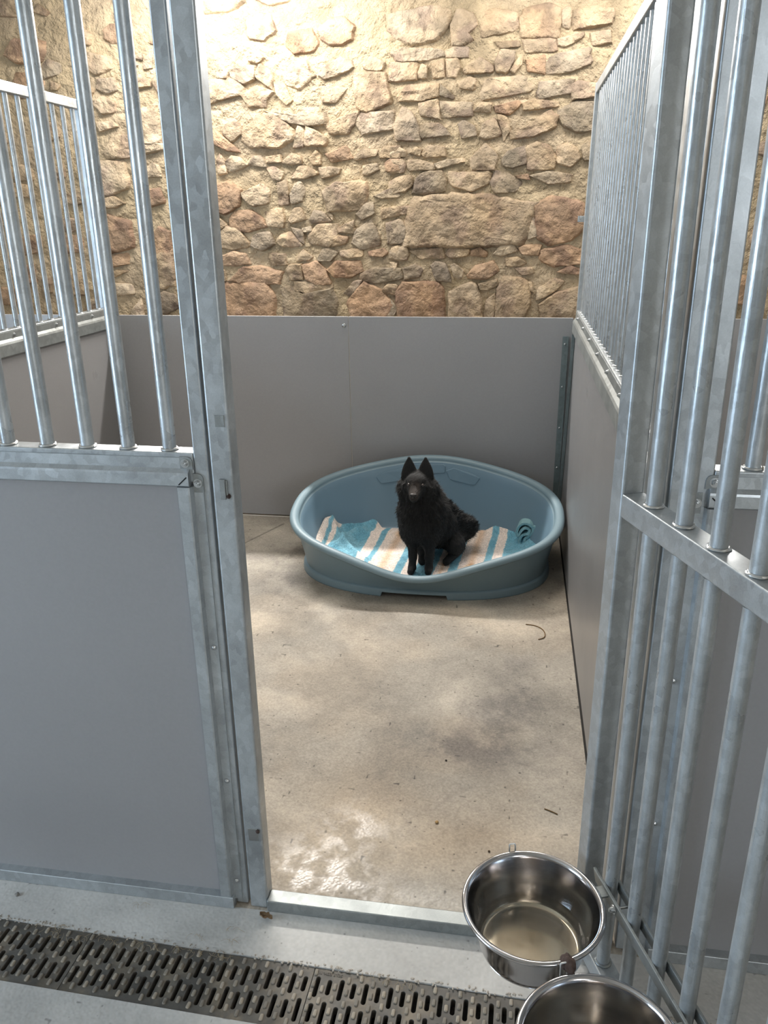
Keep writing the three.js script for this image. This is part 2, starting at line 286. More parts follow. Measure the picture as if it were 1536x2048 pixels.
st('t',-167.7,176.4,-161,181.2,-155.1,179.3,-154.9,175.8,-161.3,175.2);
st('t',-150,178.5,-145.8,182.3,-143.2,179.8,-143.4,175.2,-148.5,174.9);
st('r',-140,180.4,-128.1,184.3,-124,177.9,-136.6,176.1);
st('t',-123.2,177.9,-118.4,182.7,-109.1,181.8,-109.9,179,-121.6,176.8);
st('t',-108.4,180.4,-104.5,183.8,-95.6,183.5,-95.6,177.6,-107.6,177.9);
st('t',-176.8,173.4,-172.6,174.7,-166.4,171,-168.3,166.7,-173.1,167.5);
st('t',-161.7,168,-156.5,174.7,-150.2,173.5,-144.8,169.8,-153.7,167.5);
st('t',-144.6,173.1,-137.5,173.6,-131.6,172.4,-132.9,169.6,-142.5,167.3);
st('p',-117.8,173.6,-109.2,174.8,-108.5,171.3,-114.8,168.5,-117.9,169.3);
st('r',-104.6,174.7,-101.4,177.1,-95.6,176.6,-95.6,170.3,-103.8,170.5);
st('r',-211.2,164.3,-201.9,165.9,-194,161.8,-195.5,153.3,-204.2,148.9,-211.6,150.5);
st('t',-193.3,159.9,-180.6,164.8,-175.9,161.1,-176.4,154.5,-187.2,152.4,-192.7,156.9);
st('t',-170.4,164.7,-165,166.4,-163.7,161.6,-164.1,153.6,-170.7,152.9);
st('g',-163,158.7,-159.5,164.5,-156.2,165.5,-153.2,160.7,-155.9,154.9,-162.5,153.5);
st('t',-142.4,159.8,-134.6,164,-117.2,164.8,-115.8,157.2,-119.1,150,-138.3,149.5);
st('g',-111.1,157.1,-102.4,160.6,-95.7,159.8,-95.7,156.2,-107.1,155.6);
st('r',-202.4,145.1,-198.3,149.6,-187.5,149.4,-182.7,145.6,-179.3,140.7,-189.9,138.1,-201.7,139);
st('t',-179.2,149.3,-168,150.6,-167.2,142.4,-168.2,140.2,-178.9,141);
st('t',-164.7,143.9,-161,150.6,-156.9,151.2,-154,144.5,-163.1,142.4);
st('g',-151.5,144.5,-148.9,149.3,-143.2,148.5,-137.8,143.2,-150.8,142.2);
st('t',-140.8,149.9,-136.8,146.5,-136.9,143.6,-139.7,146.6);
st('g',-122.8,147.1,-116.7,152.9,-111.9,153.5,-111.6,147,-119.2,144.1);
st('t',-107.2,149.8,-95.7,150.8,-95.8,146,-106.9,144.3);
st('t',-210,135.3,-204.9,140.6,-196.6,138.6,-190.6,129.3,-201.8,127.5,-210.1,129.1);
st('t',-211.1,147.5,-204.7,142.8,-204,141.3,-211,138.3);
st('g',-189.7,129.7,-187.6,135.1,-182.5,136.9,-176.7,136.9,-175,130.4,-182.4,126.6);
st('p',-172.8,131.9,-170.1,135.7,-163.4,137.1,-156.3,129.5,-163.9,128.4,-170.5,129.2);
st('g',-163.6,139.8,-155.9,137.8,-155.5,130.2,-158.7,132.5);
st('p',-156.3,139.3,-150.9,140.4,-150.2,137.4,-156,137);
st('t',-152.8,134.8,-146.8,140.7,-133.8,141.3,-134.8,134.6,-139.9,128.6,-152.1,131);
st('p',-133.9,139.1,-128.1,142,-124.1,143.4,-124.3,136,-133.9,136.8);
st('t',-139,130.9,-134,135.3,-127.5,133.8,-130.1,130,-138.3,128.6);
st('g',-125.2,130.8,-122.6,137.5,-113.7,143.3,-109,134.4,-108.3,129.1,-119.6,126.9);
st('g',-104.2,141,-95.8,143.8,-95.8,131.3,-103.5,130.6);
st('r',-210.7,122.9,-201,125.9,-194.4,124.3,-191.4,118.9,-200.9,117.3,-210.2,118.1);
st('t',-179.1,124.6,-168.3,124.2,-167.8,118,-175.4,117.6,-178.6,120.4);
st('t',-160.4,122.6,-156.5,126.8,-150.5,122.5,-152.6,120.6,-160.1,120.3);
st('g',-147.2,121.8,-144.1,127.1,-139.1,127.4,-134.3,124.8,-139.4,120.2,-146.8,120.2);
st('t',-133.5,125.9,-119.6,127.3,-118.9,122.8,-127.9,121.7,-132.7,123.2);
st('r',-115.6,125.4,-106.7,127.2,-103.6,124.6,-106.8,122.3,-114.9,123.1);
st('t',-102.8,121.5,-101.1,127.9,-95.8,128.7,-95.9,120.8);
st('r',-204.6,108.6,-194.9,116.5,-182.2,116.5,-171.4,113.7,-173.5,107,-190.6,106.2);
st('t',-210.1,115,-207.9,115,-207.2,108.2,-210.6,108.6);
st('t',-167.9,114.9,-165.3,117.6,-157.7,118,-157.3,109.4,-164.9,108.6);
st('r',-156.9,117.2,-147.7,119.5,-142.9,114.8,-139.5,107,-148.3,106.2,-155.6,109.4);
st('r',-141.3,114.8,-136.2,119.4,-121.4,119.7,-119.5,114,-127.4,110.5,-137.3,110.9);
st('d',-120.4,112.4,-112.6,115.5,-95.9,115.4,-96,109.3,-111.1,107,-120,108.6);
st('r',-209.5,106.2,-182,106.2,-177.4,98.3,-178.4,82.9,-210.7,82.7);
st('d',-170.4,102.3,-163.4,104.7,-158.6,99.9,-140,103.1,-136.9,96.8,-138.2,84,-169.8,82.9);
st('r',-128.7,94.4,-124.3,101.5,-118.5,106.2,-109.5,103.1,-100.6,94.5,-107.3,84.2,-125.6,83.3);
st('t',-107,103.1,-103.8,106.2,-98.1,106.2,-98.9,100,-106.3,100.8);
st('g',-131.8,100.7,-125,107.8,-119.2,108.6,-126,99.2);
st('g',-109.8,84.2,-104.7,92.1,-97.4,91.8,-101.5,84.2);
st('t',-162.4,107.8,-139.1,107,-139.2,103.9,-151.8,100.7,-161.9,102.3);
st('p',-100.8,250,-84.9,252.1,-73.4,253,-68.4,250,-69.2,244.3,-75.7,237.4,-88.3,235.7,-95.8,238.9,-100.9,242.8);
st('t',-66.7,243.5,-63.5,250.5,-54.5,248.6,-52.7,242.9,-59.2,238.1,-54.2,237.2,-60.7,233.9,-65.7,234.8);
st('t',-52.1,249.2,-43.2,250.2,-31.9,248.3,-30.1,242.6,-32.4,239.9,-50.1,237.8);
st('t',-29.4,245.4,-27.2,249.5,-16.2,251.8,-8.1,248.6,-8.9,236,-28.2,236.8);
st('g',-7.3,247.9,-4.3,249.9,-1.8,247.7,-2.8,239.3,-6.8,240.9);
st('t',-1,247.6,10.6,249.2,20,247.4,19,241.2,-0.4,239.2);
st('p',-100.1,231.7,-92.5,233.7,-72.3,232.1,-70.6,229.1,-79.8,227.3,-95.9,227.1);
st('p',-69.8,231.3,-65.7,233,-57.4,233,-57.3,227.9,-68.9,228.3);
st('t',-101,226.6,-85.7,226.8,-86.6,217.8,-101.1,217.6);
st('p',-85.3,221.5,-83.2,225.5,-80.2,224.3,-80.2,218.4,-85.3,218.5);
st('t',-77.3,225,-70.6,226.9,-70.1,218.7,-76.8,218.2);
st('t',-69.7,226.9,-63.1,227.4,-61.3,222.9,-63.7,218.5,-69.6,218.7);
st('t',-59.6,222.1,-50.7,227.3,-43.1,223,-43.8,220,-58.8,219.8);
st('g',-42.3,225.1,-39.3,230.8,-31.5,229.8,-31.7,225.5,-35.6,219.7,-41.4,220.7);
st('t',-34,220.4,-28.6,227.5,-26.9,226.7,-27.5,223.1,-31.4,219.2);
st('r',-25.2,225.2,-14.8,227.7,-14.7,218.3,-24.1,220.1);
st('g',-14.3,226.2,8.2,229.7,9.5,222.5,-1.4,218.5,-13.9,218.2);
st('t',8.4,236.7,18.5,237.7,19.8,232,9.7,230.7);
st('t',-27.3,234.7,-9.7,235.4,-9.3,228.9,-26.2,228.9);
st('t',-42.7,234.6,-29.7,234.8,-28.8,231.8,-39.3,231.5);
st('t',-8.8,234.6,4.5,236.9,4.6,234.8,-3.8,230.9,-8.3,231.7);
st('t',-96.9,209.8,-90.8,215,-73.8,215.1,-72.9,209.1,-83.1,207.1,-96,207.5);
st('d',-72.5,215.1,-64.4,208.8,-65.2,207.3,-72.5,209.1);
st('t',-62.8,214.8,-56.2,218.3,-52.8,216.7,-53.5,211.5,-61.1,212.5);
st('p',-48.5,209.8,-46.2,216.4,-27.3,217.6,-20.5,212.6,-22.8,209.7,-47.5,206.7);
st('g',-18.2,207.3,-17.3,213.9,1.3,214.8,0.1,208.2,-16.9,205.8);
st('t',-0.1,211.9,3.7,214,13.5,212.2,14.7,206.2,1.1,205.2);
st('g',-72.4,206,-54.6,205.1,-54.5,198.6,-72.3,198);
st('t',-84.8,205.6,-73.7,207.2,-72.7,197.6,-83.9,199.5);
st('t',-53.3,200.9,-49.2,205.3,-43.3,204.4,-44,199.8);
st('r',-41.6,202.8,-28.4,205.4,-27.4,203.1,-33,198.7,-40.6,199.7);
st('t',-25.8,203.8,-20.1,205.9,-7.8,204,-6.8,201.7,-24.8,200.4);
st('d',-5.8,199.4,3.7,203.6,14.2,202.6,15.2,190.6,6.4,188.5,-2.9,191.8,-6.5,197.2);
st('g',-98.7,194.4,-94.3,203.6,-88.3,200.4,-84.8,193.3,-83.9,187,-97.9,187.3);
st('d',-84.8,193.3,-80.5,195.5,-72.7,194.9,-66.6,188.9,-83,187.8);
st('g',-62,194.2,-59.1,196.4,-53,193.2,-51.2,188.5,-59.7,187.2);
st('g',-49.5,187.7,-48,193.8,-41.3,196.7,-37.7,188.1,-46,186);
st('t',-40.1,198.2,-34.7,197.3,-32.7,191.1,-35.8,185);
st('t',-31.8,189.5,-24.4,191.6,-11.6,199.6,-6.5,196.5,-8.6,191.2,-19.2,186.9,-30.8,186.4);
st('p',-101.4,182.7,-96.2,183.3,-92.2,180.9,-92.7,178.1,-101.5,178.3);
st('p',-90,180,-86.5,183.1,-83,181.4,-83.9,178.3);
st('t',-83,179.1,-79.5,183.7,-70,182.7,-69,177.9,-81.2,177.4);
st('t',-54.7,176,-46,183.7,-41.6,179.7,-38.9,177.3,-41.2,170.2,-53.3,170.4);
st('d',-36.3,175.6,-33.1,179.5,-23.9,181.6,-22.6,173,-30.2,170.8,-35.3,171.7);
st('t',-23,180.8,-17.3,183.4,-11.4,182.1,-6.1,176.5,-7.4,170.3,-21.6,169.8);
st('t',-5.5,181.2,-0.6,182.6,5.3,180.1,7.3,174.7,1.8,170.9,-5.9,173.4);
st('d',7.7,180.8,10.8,183.1,14.1,183,14,173.8,9,174.6);
st('t',-90.9,176,-83.9,175.9,-76.8,174.1,-75.1,170.9,-90.9,170.4);
st('p',-75.1,174.1,-68.1,175.9,-59.5,176.5,-58.6,174.5,-73.3,171.3);
st('t',-101.5,176.3,-94.4,176.5,-92.2,173.7,-93.6,169.6,-101.6,169.8);
st('d',-88.3,158.5,-86.5,165,-82.1,169,-71.5,169.6,-68.9,165.5,-69.6,159,-82,157.6);
st('t',-101.6,164.5,-96.2,167.7,-89.1,167.5,-88.3,162.6,-92.7,159.4,-101.7,157.9);
st('t',-67.2,169.5,-60.2,168.6,-43.8,169.1,-43.6,163.4,-53.9,158.8,-65.3,162.2);
st('g',-42.7,163.4,-40.3,169,-32.6,168,-24.7,163.1,-27.1,158.3,-39.9,157.7);
st('r',-28.3,166.4,-21.5,167.4,-20.1,164.2,-27.4,165.1);
st('g',-19.8,166.2,-9.8,168.4,2.9,166.5,2.3,162.6,-9.4,162);
st('t',-91,132.6,-88.3,150.3,-83.8,154.7,-63.4,156.1,-46.8,155.4,-31.1,152.7,-19,150.9,-21.8,138.7,-25.8,130.4,-56.7,129.3,-90.1,130);
st('r',-16.3,149.3,-7.2,154,9.9,150.5,11.6,138.3,4.4,131.8,-6.6,129.4,-13.8,133.6);
st('g',-19.6,137,-17.3,143.6,-14.1,139.4,-14.6,133.6,-19.8,132);
st('g',-101.9,141.2,-95.5,143.6,-91.9,137.7,-92.8,130.9,-102,130.1);
st('t',-101.8,150.4,-90.9,151.1,-89.6,146.9,-101.8,146.2);
st('t',-102,125.8,-98.3,128.3,-91.9,128.3,-90.5,123.1,-91.9,120.5,-102.1,120.6);
st('t',-90.1,125.7,-70.1,127.3,-69.1,121.3,-83.7,121.3);
st('t',-68.3,123.9,-65.6,127.3,-53.9,126.3,-54.7,122.9,-65.5,121.3);
st('r',-53,125.5,-47.7,127.6,-43.2,124.6,-44,122,-53,122.9);
st('p',-39.6,123.7,-35.4,128.7,-27.5,128.7,-25.6,125.3,-35.1,122.4);
st('r',-24.8,127,-21.4,128.6,-11.8,128.6,-13.2,122.7,-22.9,123.6);
st('r',-11.6,125.2,2.9,128.5,11.7,125.1,13.1,118.4,-3.3,116.7,-11.3,120.1);
st('t',-32.4,121.1,-25.4,121.9,-20,118.5,-24.3,116.4,-31.4,116.8);
st('d',-77.3,117,-74.5,119.1,-68.2,118.2,-64.4,108.2,-73.5,108.2);
st('g',-65,116.9,-62.7,118.2,-57.2,114.3,-58.1,110,-62.6,110);
st('r',-54.5,111.7,-50.1,116.5,-39.5,119.4,-36.6,113.4,-43.6,109.1,-53.5,110);
st('t',-102.1,118.8,-97.4,118.8,-99.3,112.7,-102.2,109.1);
st('g',-93.8,115.3,-86.4,117.9,-81.8,115.2,-83.6,110.9,-92.9,109.1);
st('r',-1.3,113.3,5.4,117.1,13.4,114.1,13.6,111.6,1.4,112.5);
st('t',-26.9,115.5,-16.3,115.9,-15.3,112.5,-22.3,111.6);
st('r',-97.6,101.1,-93.8,106.5,-73.5,106.9,-70.7,104.7,-68.6,85.9,-96.7,85.7);
st('t',-65.2,101.2,-57.9,104.7,-50.7,106.5,-46.9,98.5,-45.6,86,-64.9,85);
st('t',-48,106.5,-37.3,109.1,-36.3,105.6,-42.5,102.9,-47,102.9);
st('t',-36.2,103,-32.9,109.1,-23.1,109,-18.5,105.6,-17.1,96,-21.1,85.3,-36.5,85.2);
st('t',-43.2,95.9,-37.9,100.3,-37.2,94.1,-38.3,85.2,-44.7,85.2);
st('p',-12.7,97.7,-12.2,103.8,-2.8,109,2.6,107.3,-2.4,102.1,-9.2,98.6);
st('t',-10.8,94.2,-2.3,100.4,11.5,103.9,12.7,86.4,-8.5,85.4);
st('t',-18.5,107.3,-16.3,107.3,-14.7,101.2,-17.9,103);
st('t',-102.2,105.6,-97.5,105.6,-98.5,101.1,-102.3,100.2);
st('g',-102.3,97.5,-97.6,92.1,-102.4,87.5);
st('t',-285.1,233.7,-281.9,238.3,-269,235.8,-268.2,230.3,-278.6,227.3,-284.8,230.2);
st('g',-278.1,224.5,-268.1,224.8,-267.3,218.5,-273.4,216.7,-279.7,219.7);
st('p',-289.9,250.8,-286.3,252.6,-279.6,248.4,-281.2,243,-288.4,244.7);
st('t',-284.2,212.1,-276.9,215.4,-269.1,211.6,-269.8,206.7,-278.3,206.2);
st('t',-282.4,201.4,-271.3,201.8,-269.2,198.8,-281.4,196.3);
st('p',-279.7,184.6,-273.4,192.5,-266.5,193.7,-241.9,188.1,-243.1,185.2,-266.4,181.4,-277.5,181.6);
st('p',-259,205.7,-243.6,208.7,-242.5,190.2,-255.3,188.4,-258.5,196.4);
st('p',-259.4,221.7,-252.2,226.3,-245.4,222,-244.8,219.9,-258.1,218.9);
st('d',-314,232,-308.3,235.9,-301.1,233.6,-301,228.7,-312.5,226.4);
st('t',-289.3,222.8,-281.5,219,-285.8,212.8,-289.8,214.4);
st('t',-309.3,224.9,-302.9,222.5,-305.1,219.8,-309.3,219.9);
st('t',-313.9,261.2,-309.9,265,-304,260.7,-306,258.8);
st('t',-260.2,234.1,-252.4,231.1,-255.9,229.9,-260.7,230.7);
st('g',-255.1,235.3,-248.4,237.4,-248.8,233.7);
st('g',-248.3,231.6,-244.3,237.5,-241.8,238.1,-242.8,229.4,-248.6,228.9);
st('p',-286.2,172.1,-282.5,179,-268,179.1,-267.2,164.6,-281.5,160.1,-286.6,163.4);
st('p',-258.1,172.3,-249.4,177.9,-245.2,175.9,-244,170.5,-255.7,169.9);
st('r',-258.5,162.1,-245.7,163.5,-243.9,155.6,-256.9,152.6);
st('r',-287.6,143.2,-285.1,148.1,-268.1,143.8,-268.1,129.9,-288.4,125);
st('r',-287.7,123.3,-272.4,125.4,-272.3,119.1,-287.7,116.6);
st('t',-286.3,113.2,-280.3,115.3,-272.9,114.4,-283.8,110.6);
st('p',-282.5,106.4,-272.1,105.9,-271,100.3,-282.5,99.5);
st('t',-257.8,123.2,-242.5,128.1,-242.1,106.3,-257.3,103.8);
st('r',-252.3,138,-249.3,140.8,-242.3,137.5,-242.7,126.4,-253,124.8);
st('p',-274.9,84.6,-274.3,89,-266.7,96.9,-266.3,84.7);
st('d',-256.1,98.6,-250.1,101.2,-242.8,99.5,-241.8,91.8,-251.7,87.4,-256.9,91.7);
st('t',-289.2,157.8,-277.1,159.3,-271.2,155.2,-277,152.8,-288.1,153);
st('t',-344,176.4,-337,178.6,-329.9,176.1,-330.1,169.7,-343.3,170);
st('r',-344,135.5,-331.2,137.1,-332,127,-344.9,125.3);
st('r',-319.1,135.3,-310.2,136.9,-302.1,134.3,-303.3,126.8,-318.7,126);
st('t',-316,175.8,-308.1,178.8,-308.5,170.9,-316,170.3);
st('r',-350.4,116.8,-339.3,118.5,-339.2,108.1,-350.4,106.4);
st('t',-320.1,111.5,-305.4,113.2,-303.5,100.3,-320.1,99.4);
st('t',-335.1,109,-328.2,109.8,-328.7,101.1,-334.7,100.2);
st('t',-348.3,168.5,-334.5,166.6,-332.8,160.1,-347,160.3);
{ // smaller stones between and beyond the ones above
  let made = 0;
  for (let tries = 0; tries < 9000 && made < 96; tries++) {
    const big = tries < 2500, x = rr(-4.1, 1.5), y = rr(0.7, 2.8), w = (big ? rr(0.14, 0.3) : rr(0.06, 0.15)) / 2, h = w * rr(0.4, 0.75), P = [], n = 6 + Math.floor(rr(0, 3)), a0 = rr(0, 6);
    for (let i = 0; i < n; i++) { const a = a0 + (i / n) * 6.283 + rr(-0.25, 0.25), k = Math.pow(Math.pow(Math.abs(Math.cos(a)), 3) + Math.pow(Math.abs(Math.sin(a)), 3), -1 / 3); P.push([x + Math.cos(a) * w * k * rr(0.85, 1.05), y + Math.sin(a) * h * k * rr(0.85, 1.05)]); }
    let free = true;
    for (const Q of polys) {
      if (inside(Q, x, y)) { free = false; break; }
      for (const [px, py] of P) if (inside(Q, x + (px - x) * 1.12, y + (py - y) * 1.12)) { free = false; break; }
      for (const [px, py] of Q) if (inside(P, px, py)) { free = false; break; }
      if (!free) break;
    }
    if (free) { stone('tttgrrpd'[Math.floor(rnd() * 8)], P); made++; }
  }
}

// frosted windows of the barn, behind and left of the camera
function windowPane(n, x, y, z, w, h, turn, color, glow, light, target) {
  const g = new THREE.Group(); g.name = 'window_' + n; g.position.set(x, y, z); g.rotation.y = turn; g.userData.kind = 'structure'; scene.add(g);
  mesh('window_frame', merge([box(-w / 2 - 0.05, w / 2 + 0.05, h / 2, h / 2 + 0.05, 0, 0.05), box(-w / 2 - 0.05, w / 2 + 0.05, -h / 2 - 0.05, -h / 2, 0, 0.05), box(-w / 2 - 0.05, -w / 2, -h / 2, h / 2, 0, 0.05), box(w / 2, w / 2 + 0.05, -h / 2, h / 2, 0, 0.05)]), plaster, g);
  mesh('window_pane', box(-w / 2, w / 2, -h / 2, h / 2, 0.005, 0.015, 0), std({ color: 0xd8e4f0, emissive: color, emissiveIntensity: glow, roughness: 0.5 }), g);
  const d = new THREE.Vector3(0, 0, 0.03).applyAxisAngle(new THREE.Vector3(0, 1, 0), turn);
  areaLight('window_light', color, light, w, h, [x + d.x, y, z + d.z], target ?? [x + d.x * 40, y, z + d.z * 40]);
}
windowPane(1, 3.1, 2.3, 10.99, 2.8, 1.6, Math.PI, SOFT, 3, SKY_FRONT, [-0.6, 0.9, 0]);
windowPane(2, -4.99, 1.5, 4.4, 1.9, 2.4, Math.PI / 2, COOL, 2.2, SKY_LEFT);

// ───────────── lamps ─────────────
function batten(x, y, z, len, axisX, label, intensity, color, glow, tilt = 0) {
  const wd = tilt ? 0.14 : 0.07, hw = wd / 2 + 0.008;
  const t = thing('batten_lamp', label, 'lamp', [x, y, z], axisX ? 0 : Math.PI / 2);
  mesh('housing', box(-len / 2, len / 2, 0.012, 0.06, -hw, hw, 0.006), std({ color: 0xe2e2de, roughness: 0.5 }), t);
  mesh('diffuser', box(-len / 2 + 0.01, len / 2 - 0.01, 0, 0.014, -hw + 0.01, hw - 0.01, 0.004), std({ color: 0xffffff, emissive: color, emissiveIntensity: glow, roughness: 0.4 }), t);
  for (const s of [-1, 1]) mesh('bracket', axisX && z < 0 ? merge([box(s * len * 0.35 - 0.012, s * len * 0.35 + 0.012, 0.05, 0.056, -0.54, 0.02, 0.001)]) : rod([s * len * 0.35, 0.055, 0], [s * len * 0.35, 3.5 - y, 0], 0.004, 8), galvDull, t);
  for (const [d, k] of tilt ? [[-tilt, 0.26], [tilt * 3.8, 1]] : [[0, 1]]) areaLight('lamp_light', color, intensity * k * (0.07 / wd), axisX ? len : wd, axisX ? wd : len, [x, y - 0.012 - (tilt ? 0.11 : 0), z], [x + 0.0001, y - 1, z + d]);
}
batten(-1.85, 2.74, -0.8, 1.5, true, 'bright strip lamp on brackets at the stone wall above the left rear board', LAMP_PEN, WARM, 12, 0.8);
batten(0.35, 2.74, -0.8, 1.5, true, 'dimmer strip lamp on brackets at the stone wall above the right partition', LAMP_PEN_2, WARM, 6, 0.8);
batten(-0.75, 3.3, 0.45, 1.25, true, 'unseen strip lamp added as fill light under the ceiling above the pen', FILL_TOP, NEUTRAL, 8);  // fill lamp added out of view to lift the shade in the pen
batten(1.6, 3.3, 3.4, 1.25, true, 'strip lamp under the ceiling of the hall right of the viewer', LAMP_HALL, NEUTRAL, 8);

// ───────────── rear boards ─────────────
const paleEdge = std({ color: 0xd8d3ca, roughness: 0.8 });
function rearBoard(x0, x1, label, screws) {
  const t = thing('rear_board', label, 'panel', [0, 0, 0], 0);
  mesh('sheet', box(x0, x1, 0.008, 1.016, -0.012, 0, 0.0012), rearBoardLitMat, t);
  mesh('rail', box(x0 + 0.03, x1 - 0.03, 0.93, 0.97, -0.052, -0.012, 0.002), galv, t);
  mesh('rail', box(x0 + 0.03, x1 - 0.03, 0.05, 0.09, -0.052, -0.012, 0.002), galv, t);
  for (const x of [x0 + 0.3, x1 - 0.3]) mesh('foot', box(x - 0.02, x + 0.02, 0, 0.95, -0.092, -0.052, 0.002), galv, t);
  mesh('cut_edge', box(x0 - 0.0011, x0 - 0.0001, 0.01, 1.015, -0.011, 0.0004, 0), paleEdge, t);
  mesh('floor_strip', box(x0, x1, 0.0, 0.0045, 0.005, 0.0105, 0.001), paleEdge, t);  // pale strip that draws the white line along the board's foot
  for (const [x, y] of screws) { const s = mesh('screw', screwGeo, zinc, t); s.position.set(x, y, 0); s.scale.setScalar(1.9); }
}
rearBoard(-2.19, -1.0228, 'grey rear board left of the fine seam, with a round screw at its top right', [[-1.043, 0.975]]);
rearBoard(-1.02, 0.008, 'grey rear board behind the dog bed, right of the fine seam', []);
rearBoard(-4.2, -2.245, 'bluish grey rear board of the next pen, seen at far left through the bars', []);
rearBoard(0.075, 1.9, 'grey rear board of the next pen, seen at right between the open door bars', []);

// steel angle where a rear board meets a partition
function cornerTrim(x, s, label) {
  const t = thing('corner_angle', label, 'trim', [x, 0, 0]);
  mesh('flange', box(Math.min(s * 0.008, s * 0.034), Math.max(s * 0.008, s * 0.034), 0.02, 0.935, 0.0005, 0.0035, 0.001), trimSteel, t);
  mesh('lip', box(Math.min(s * 0.008, s * 0.011), Math.max(s * 0.008, s * 0.011), 0.02, 0.935, 0.0035, 0.022, 0.001), trimSteel, t);
  for (let y = 0.12; y < 0.95; y += 0.195) { const q = mesh('screw', screwGeo, zinc, t); q.position.set(s * 0.022, y, 0.0035); }
}
cornerTrim(0, -1, 'dull steel corner angle at the right end of the rear boards');
cornerTrim(-2.2, 1, 'dull steel corner angle at the left end of the rear boards');

// ───────────── partitions: grey board below, close bars above ─────────────
function partition(name, label, x, s, lean, top, barR, pitch, z1bar) {   // s: +1 the tubes lie towards +x of the visible face
  const t = thing(name, label, 'partition', [x, 0, 0]); t.rotation.z = lean;
  const X = (a, b) => [Math.min(s * a, s * b), Math.max(s * a, s * b)], Z0 = 0.04, Z1 = 2.345, bx = (a, b, ...r) => box(...X(a, b), ...r);
  mesh('board', bx(0.0015, 0.014, 0.04, 1.0, Z0 + 0.02, Z1 - 0.02, 0.001), board, t);
  mesh('rail', bx(0, 0.04, 1.015, 1.055, Z0, Z1, 0.004), galv, t);
  for (const f of [1, -1]) {                                     // folded edge frame on both faces
    const o = f > 0 ? 0 : 0.04, e = (a) => o + (f > 0 ? a : -a);
    const prof = [[e(0), 1.048], [e(-0.0025), 1.048], [e(-0.0025), 1.022], [e(-0.010), 1.012], [e(-0.013), 1.004], [e(-0.013), 0.962], [e(-0.009), 0.957], [e(0.012), 0.957], [e(0.012), 1.015], [e(0), 1.02]].map(([a, b]) => [s * a, b]);
    mesh('edge_frame', sweep(prof, Z1 - Z0, new THREE.Matrix4().makeTranslation(0, 0, Z0)), galvDull, t);
    if (f < 0) mesh('bottom_frame', bx(Math.min(e(-0.006), e(0.012)), Math.max(e(-0.006), e(0.012)), 0.012, 0.03, Z0, Z1, 0.002), galvDull, t);
    else mesh('floor_gap', bx(0.002, 0.02, 0.001, 0.042, Z0, Z1, 0.001), dark, t);  // black strip painted in for the shaded gap under the board
    if (f > 0) for (let z = 0.2; z < Z1; z += 0.31) { const q = mesh('bolt', boltGeo, zinc, t); q.position.set(s * -0.0025, 1.035, z); q.rotation.y = s > 0 ? -Math.PI / 2 : Math.PI / 2; }
    mesh('rear_channel', merge([bx(Math.min(e(-0.004), e(0)), Math.max(e(-0.004), e(0)), 0.02, 0.96, Z0, Z0 + 0.03, 0.001), bx(Math.min(e(-0.014), e(0)), Math.max(e(-0.014), e(0)), 0.02, 0.955, Z0 + 0.03, Z0 + 0.034, 0.001)]), trimSteel, t);
  }
  mesh('rear_post', bx(0, 0.04, 0.0, top, Z0 - 0.035, Z0, 0.004), galv, t);
  mesh('front_post', bx(0, 0.04, 0.0, top, Z1, Z1 + 0.003, 0.001), galv, t);
  mesh('top_rail', bx(0.002, 0.038, top - 0.04, top, Z0 - 0.035, Z1 + 0.003, 0.004), galv, t);
  const gs = [0, 1, 2, 3, 4].map((i) => rod([0, 1.055, 0], [0, top - 0.04, 0], barR, 18, i * 0.317));
  let turnBar = 0;
  for (let z = z1bar; z > Z0 + 0.03; z -= pitch) {
    const b = mesh('bar', gs[turnBar++ % 5], tubeMat, t); b.position.set(s * 0.02, 0, z); b.rotation.y = turnBar * 2.4;
    const w = mesh('weld', weldGeo, zinc, t); w.position.set(s * 0.02, 1.0565, z); w.rotation.y = z * 7; w.scale.setScalar(barR / 0.0125);
  }
  mesh('wall_bracket', merge([bx(0.0, 0.003, 1.42, 1.445, Z0 - 0.06, Z0 - 0.034, 0.001), bx(-0.026, 0.003, 1.42, 1.445, Z0 - 0.036, Z0 - 0.033, 0.001)]), zinc, t);
  const q = mesh('bolt', boltGeo, zinc, t); q.position.set(s * -0.013, 1.434, Z0 - 0.033);
  return t;
}
partition('pen_partition', 'galvanised partition right of the dog bed, grey board with densely overlapping bars above', 0, 1, -0.016, 1.95, 0.0105, 0.0775, 2.3);
partition('pen_partition', 'galvanised partition at far left behind the front bars, brownish grey board below thin bars', -2.2, -1, 0, 1.955, 0.0105, 0.083, 2.335);

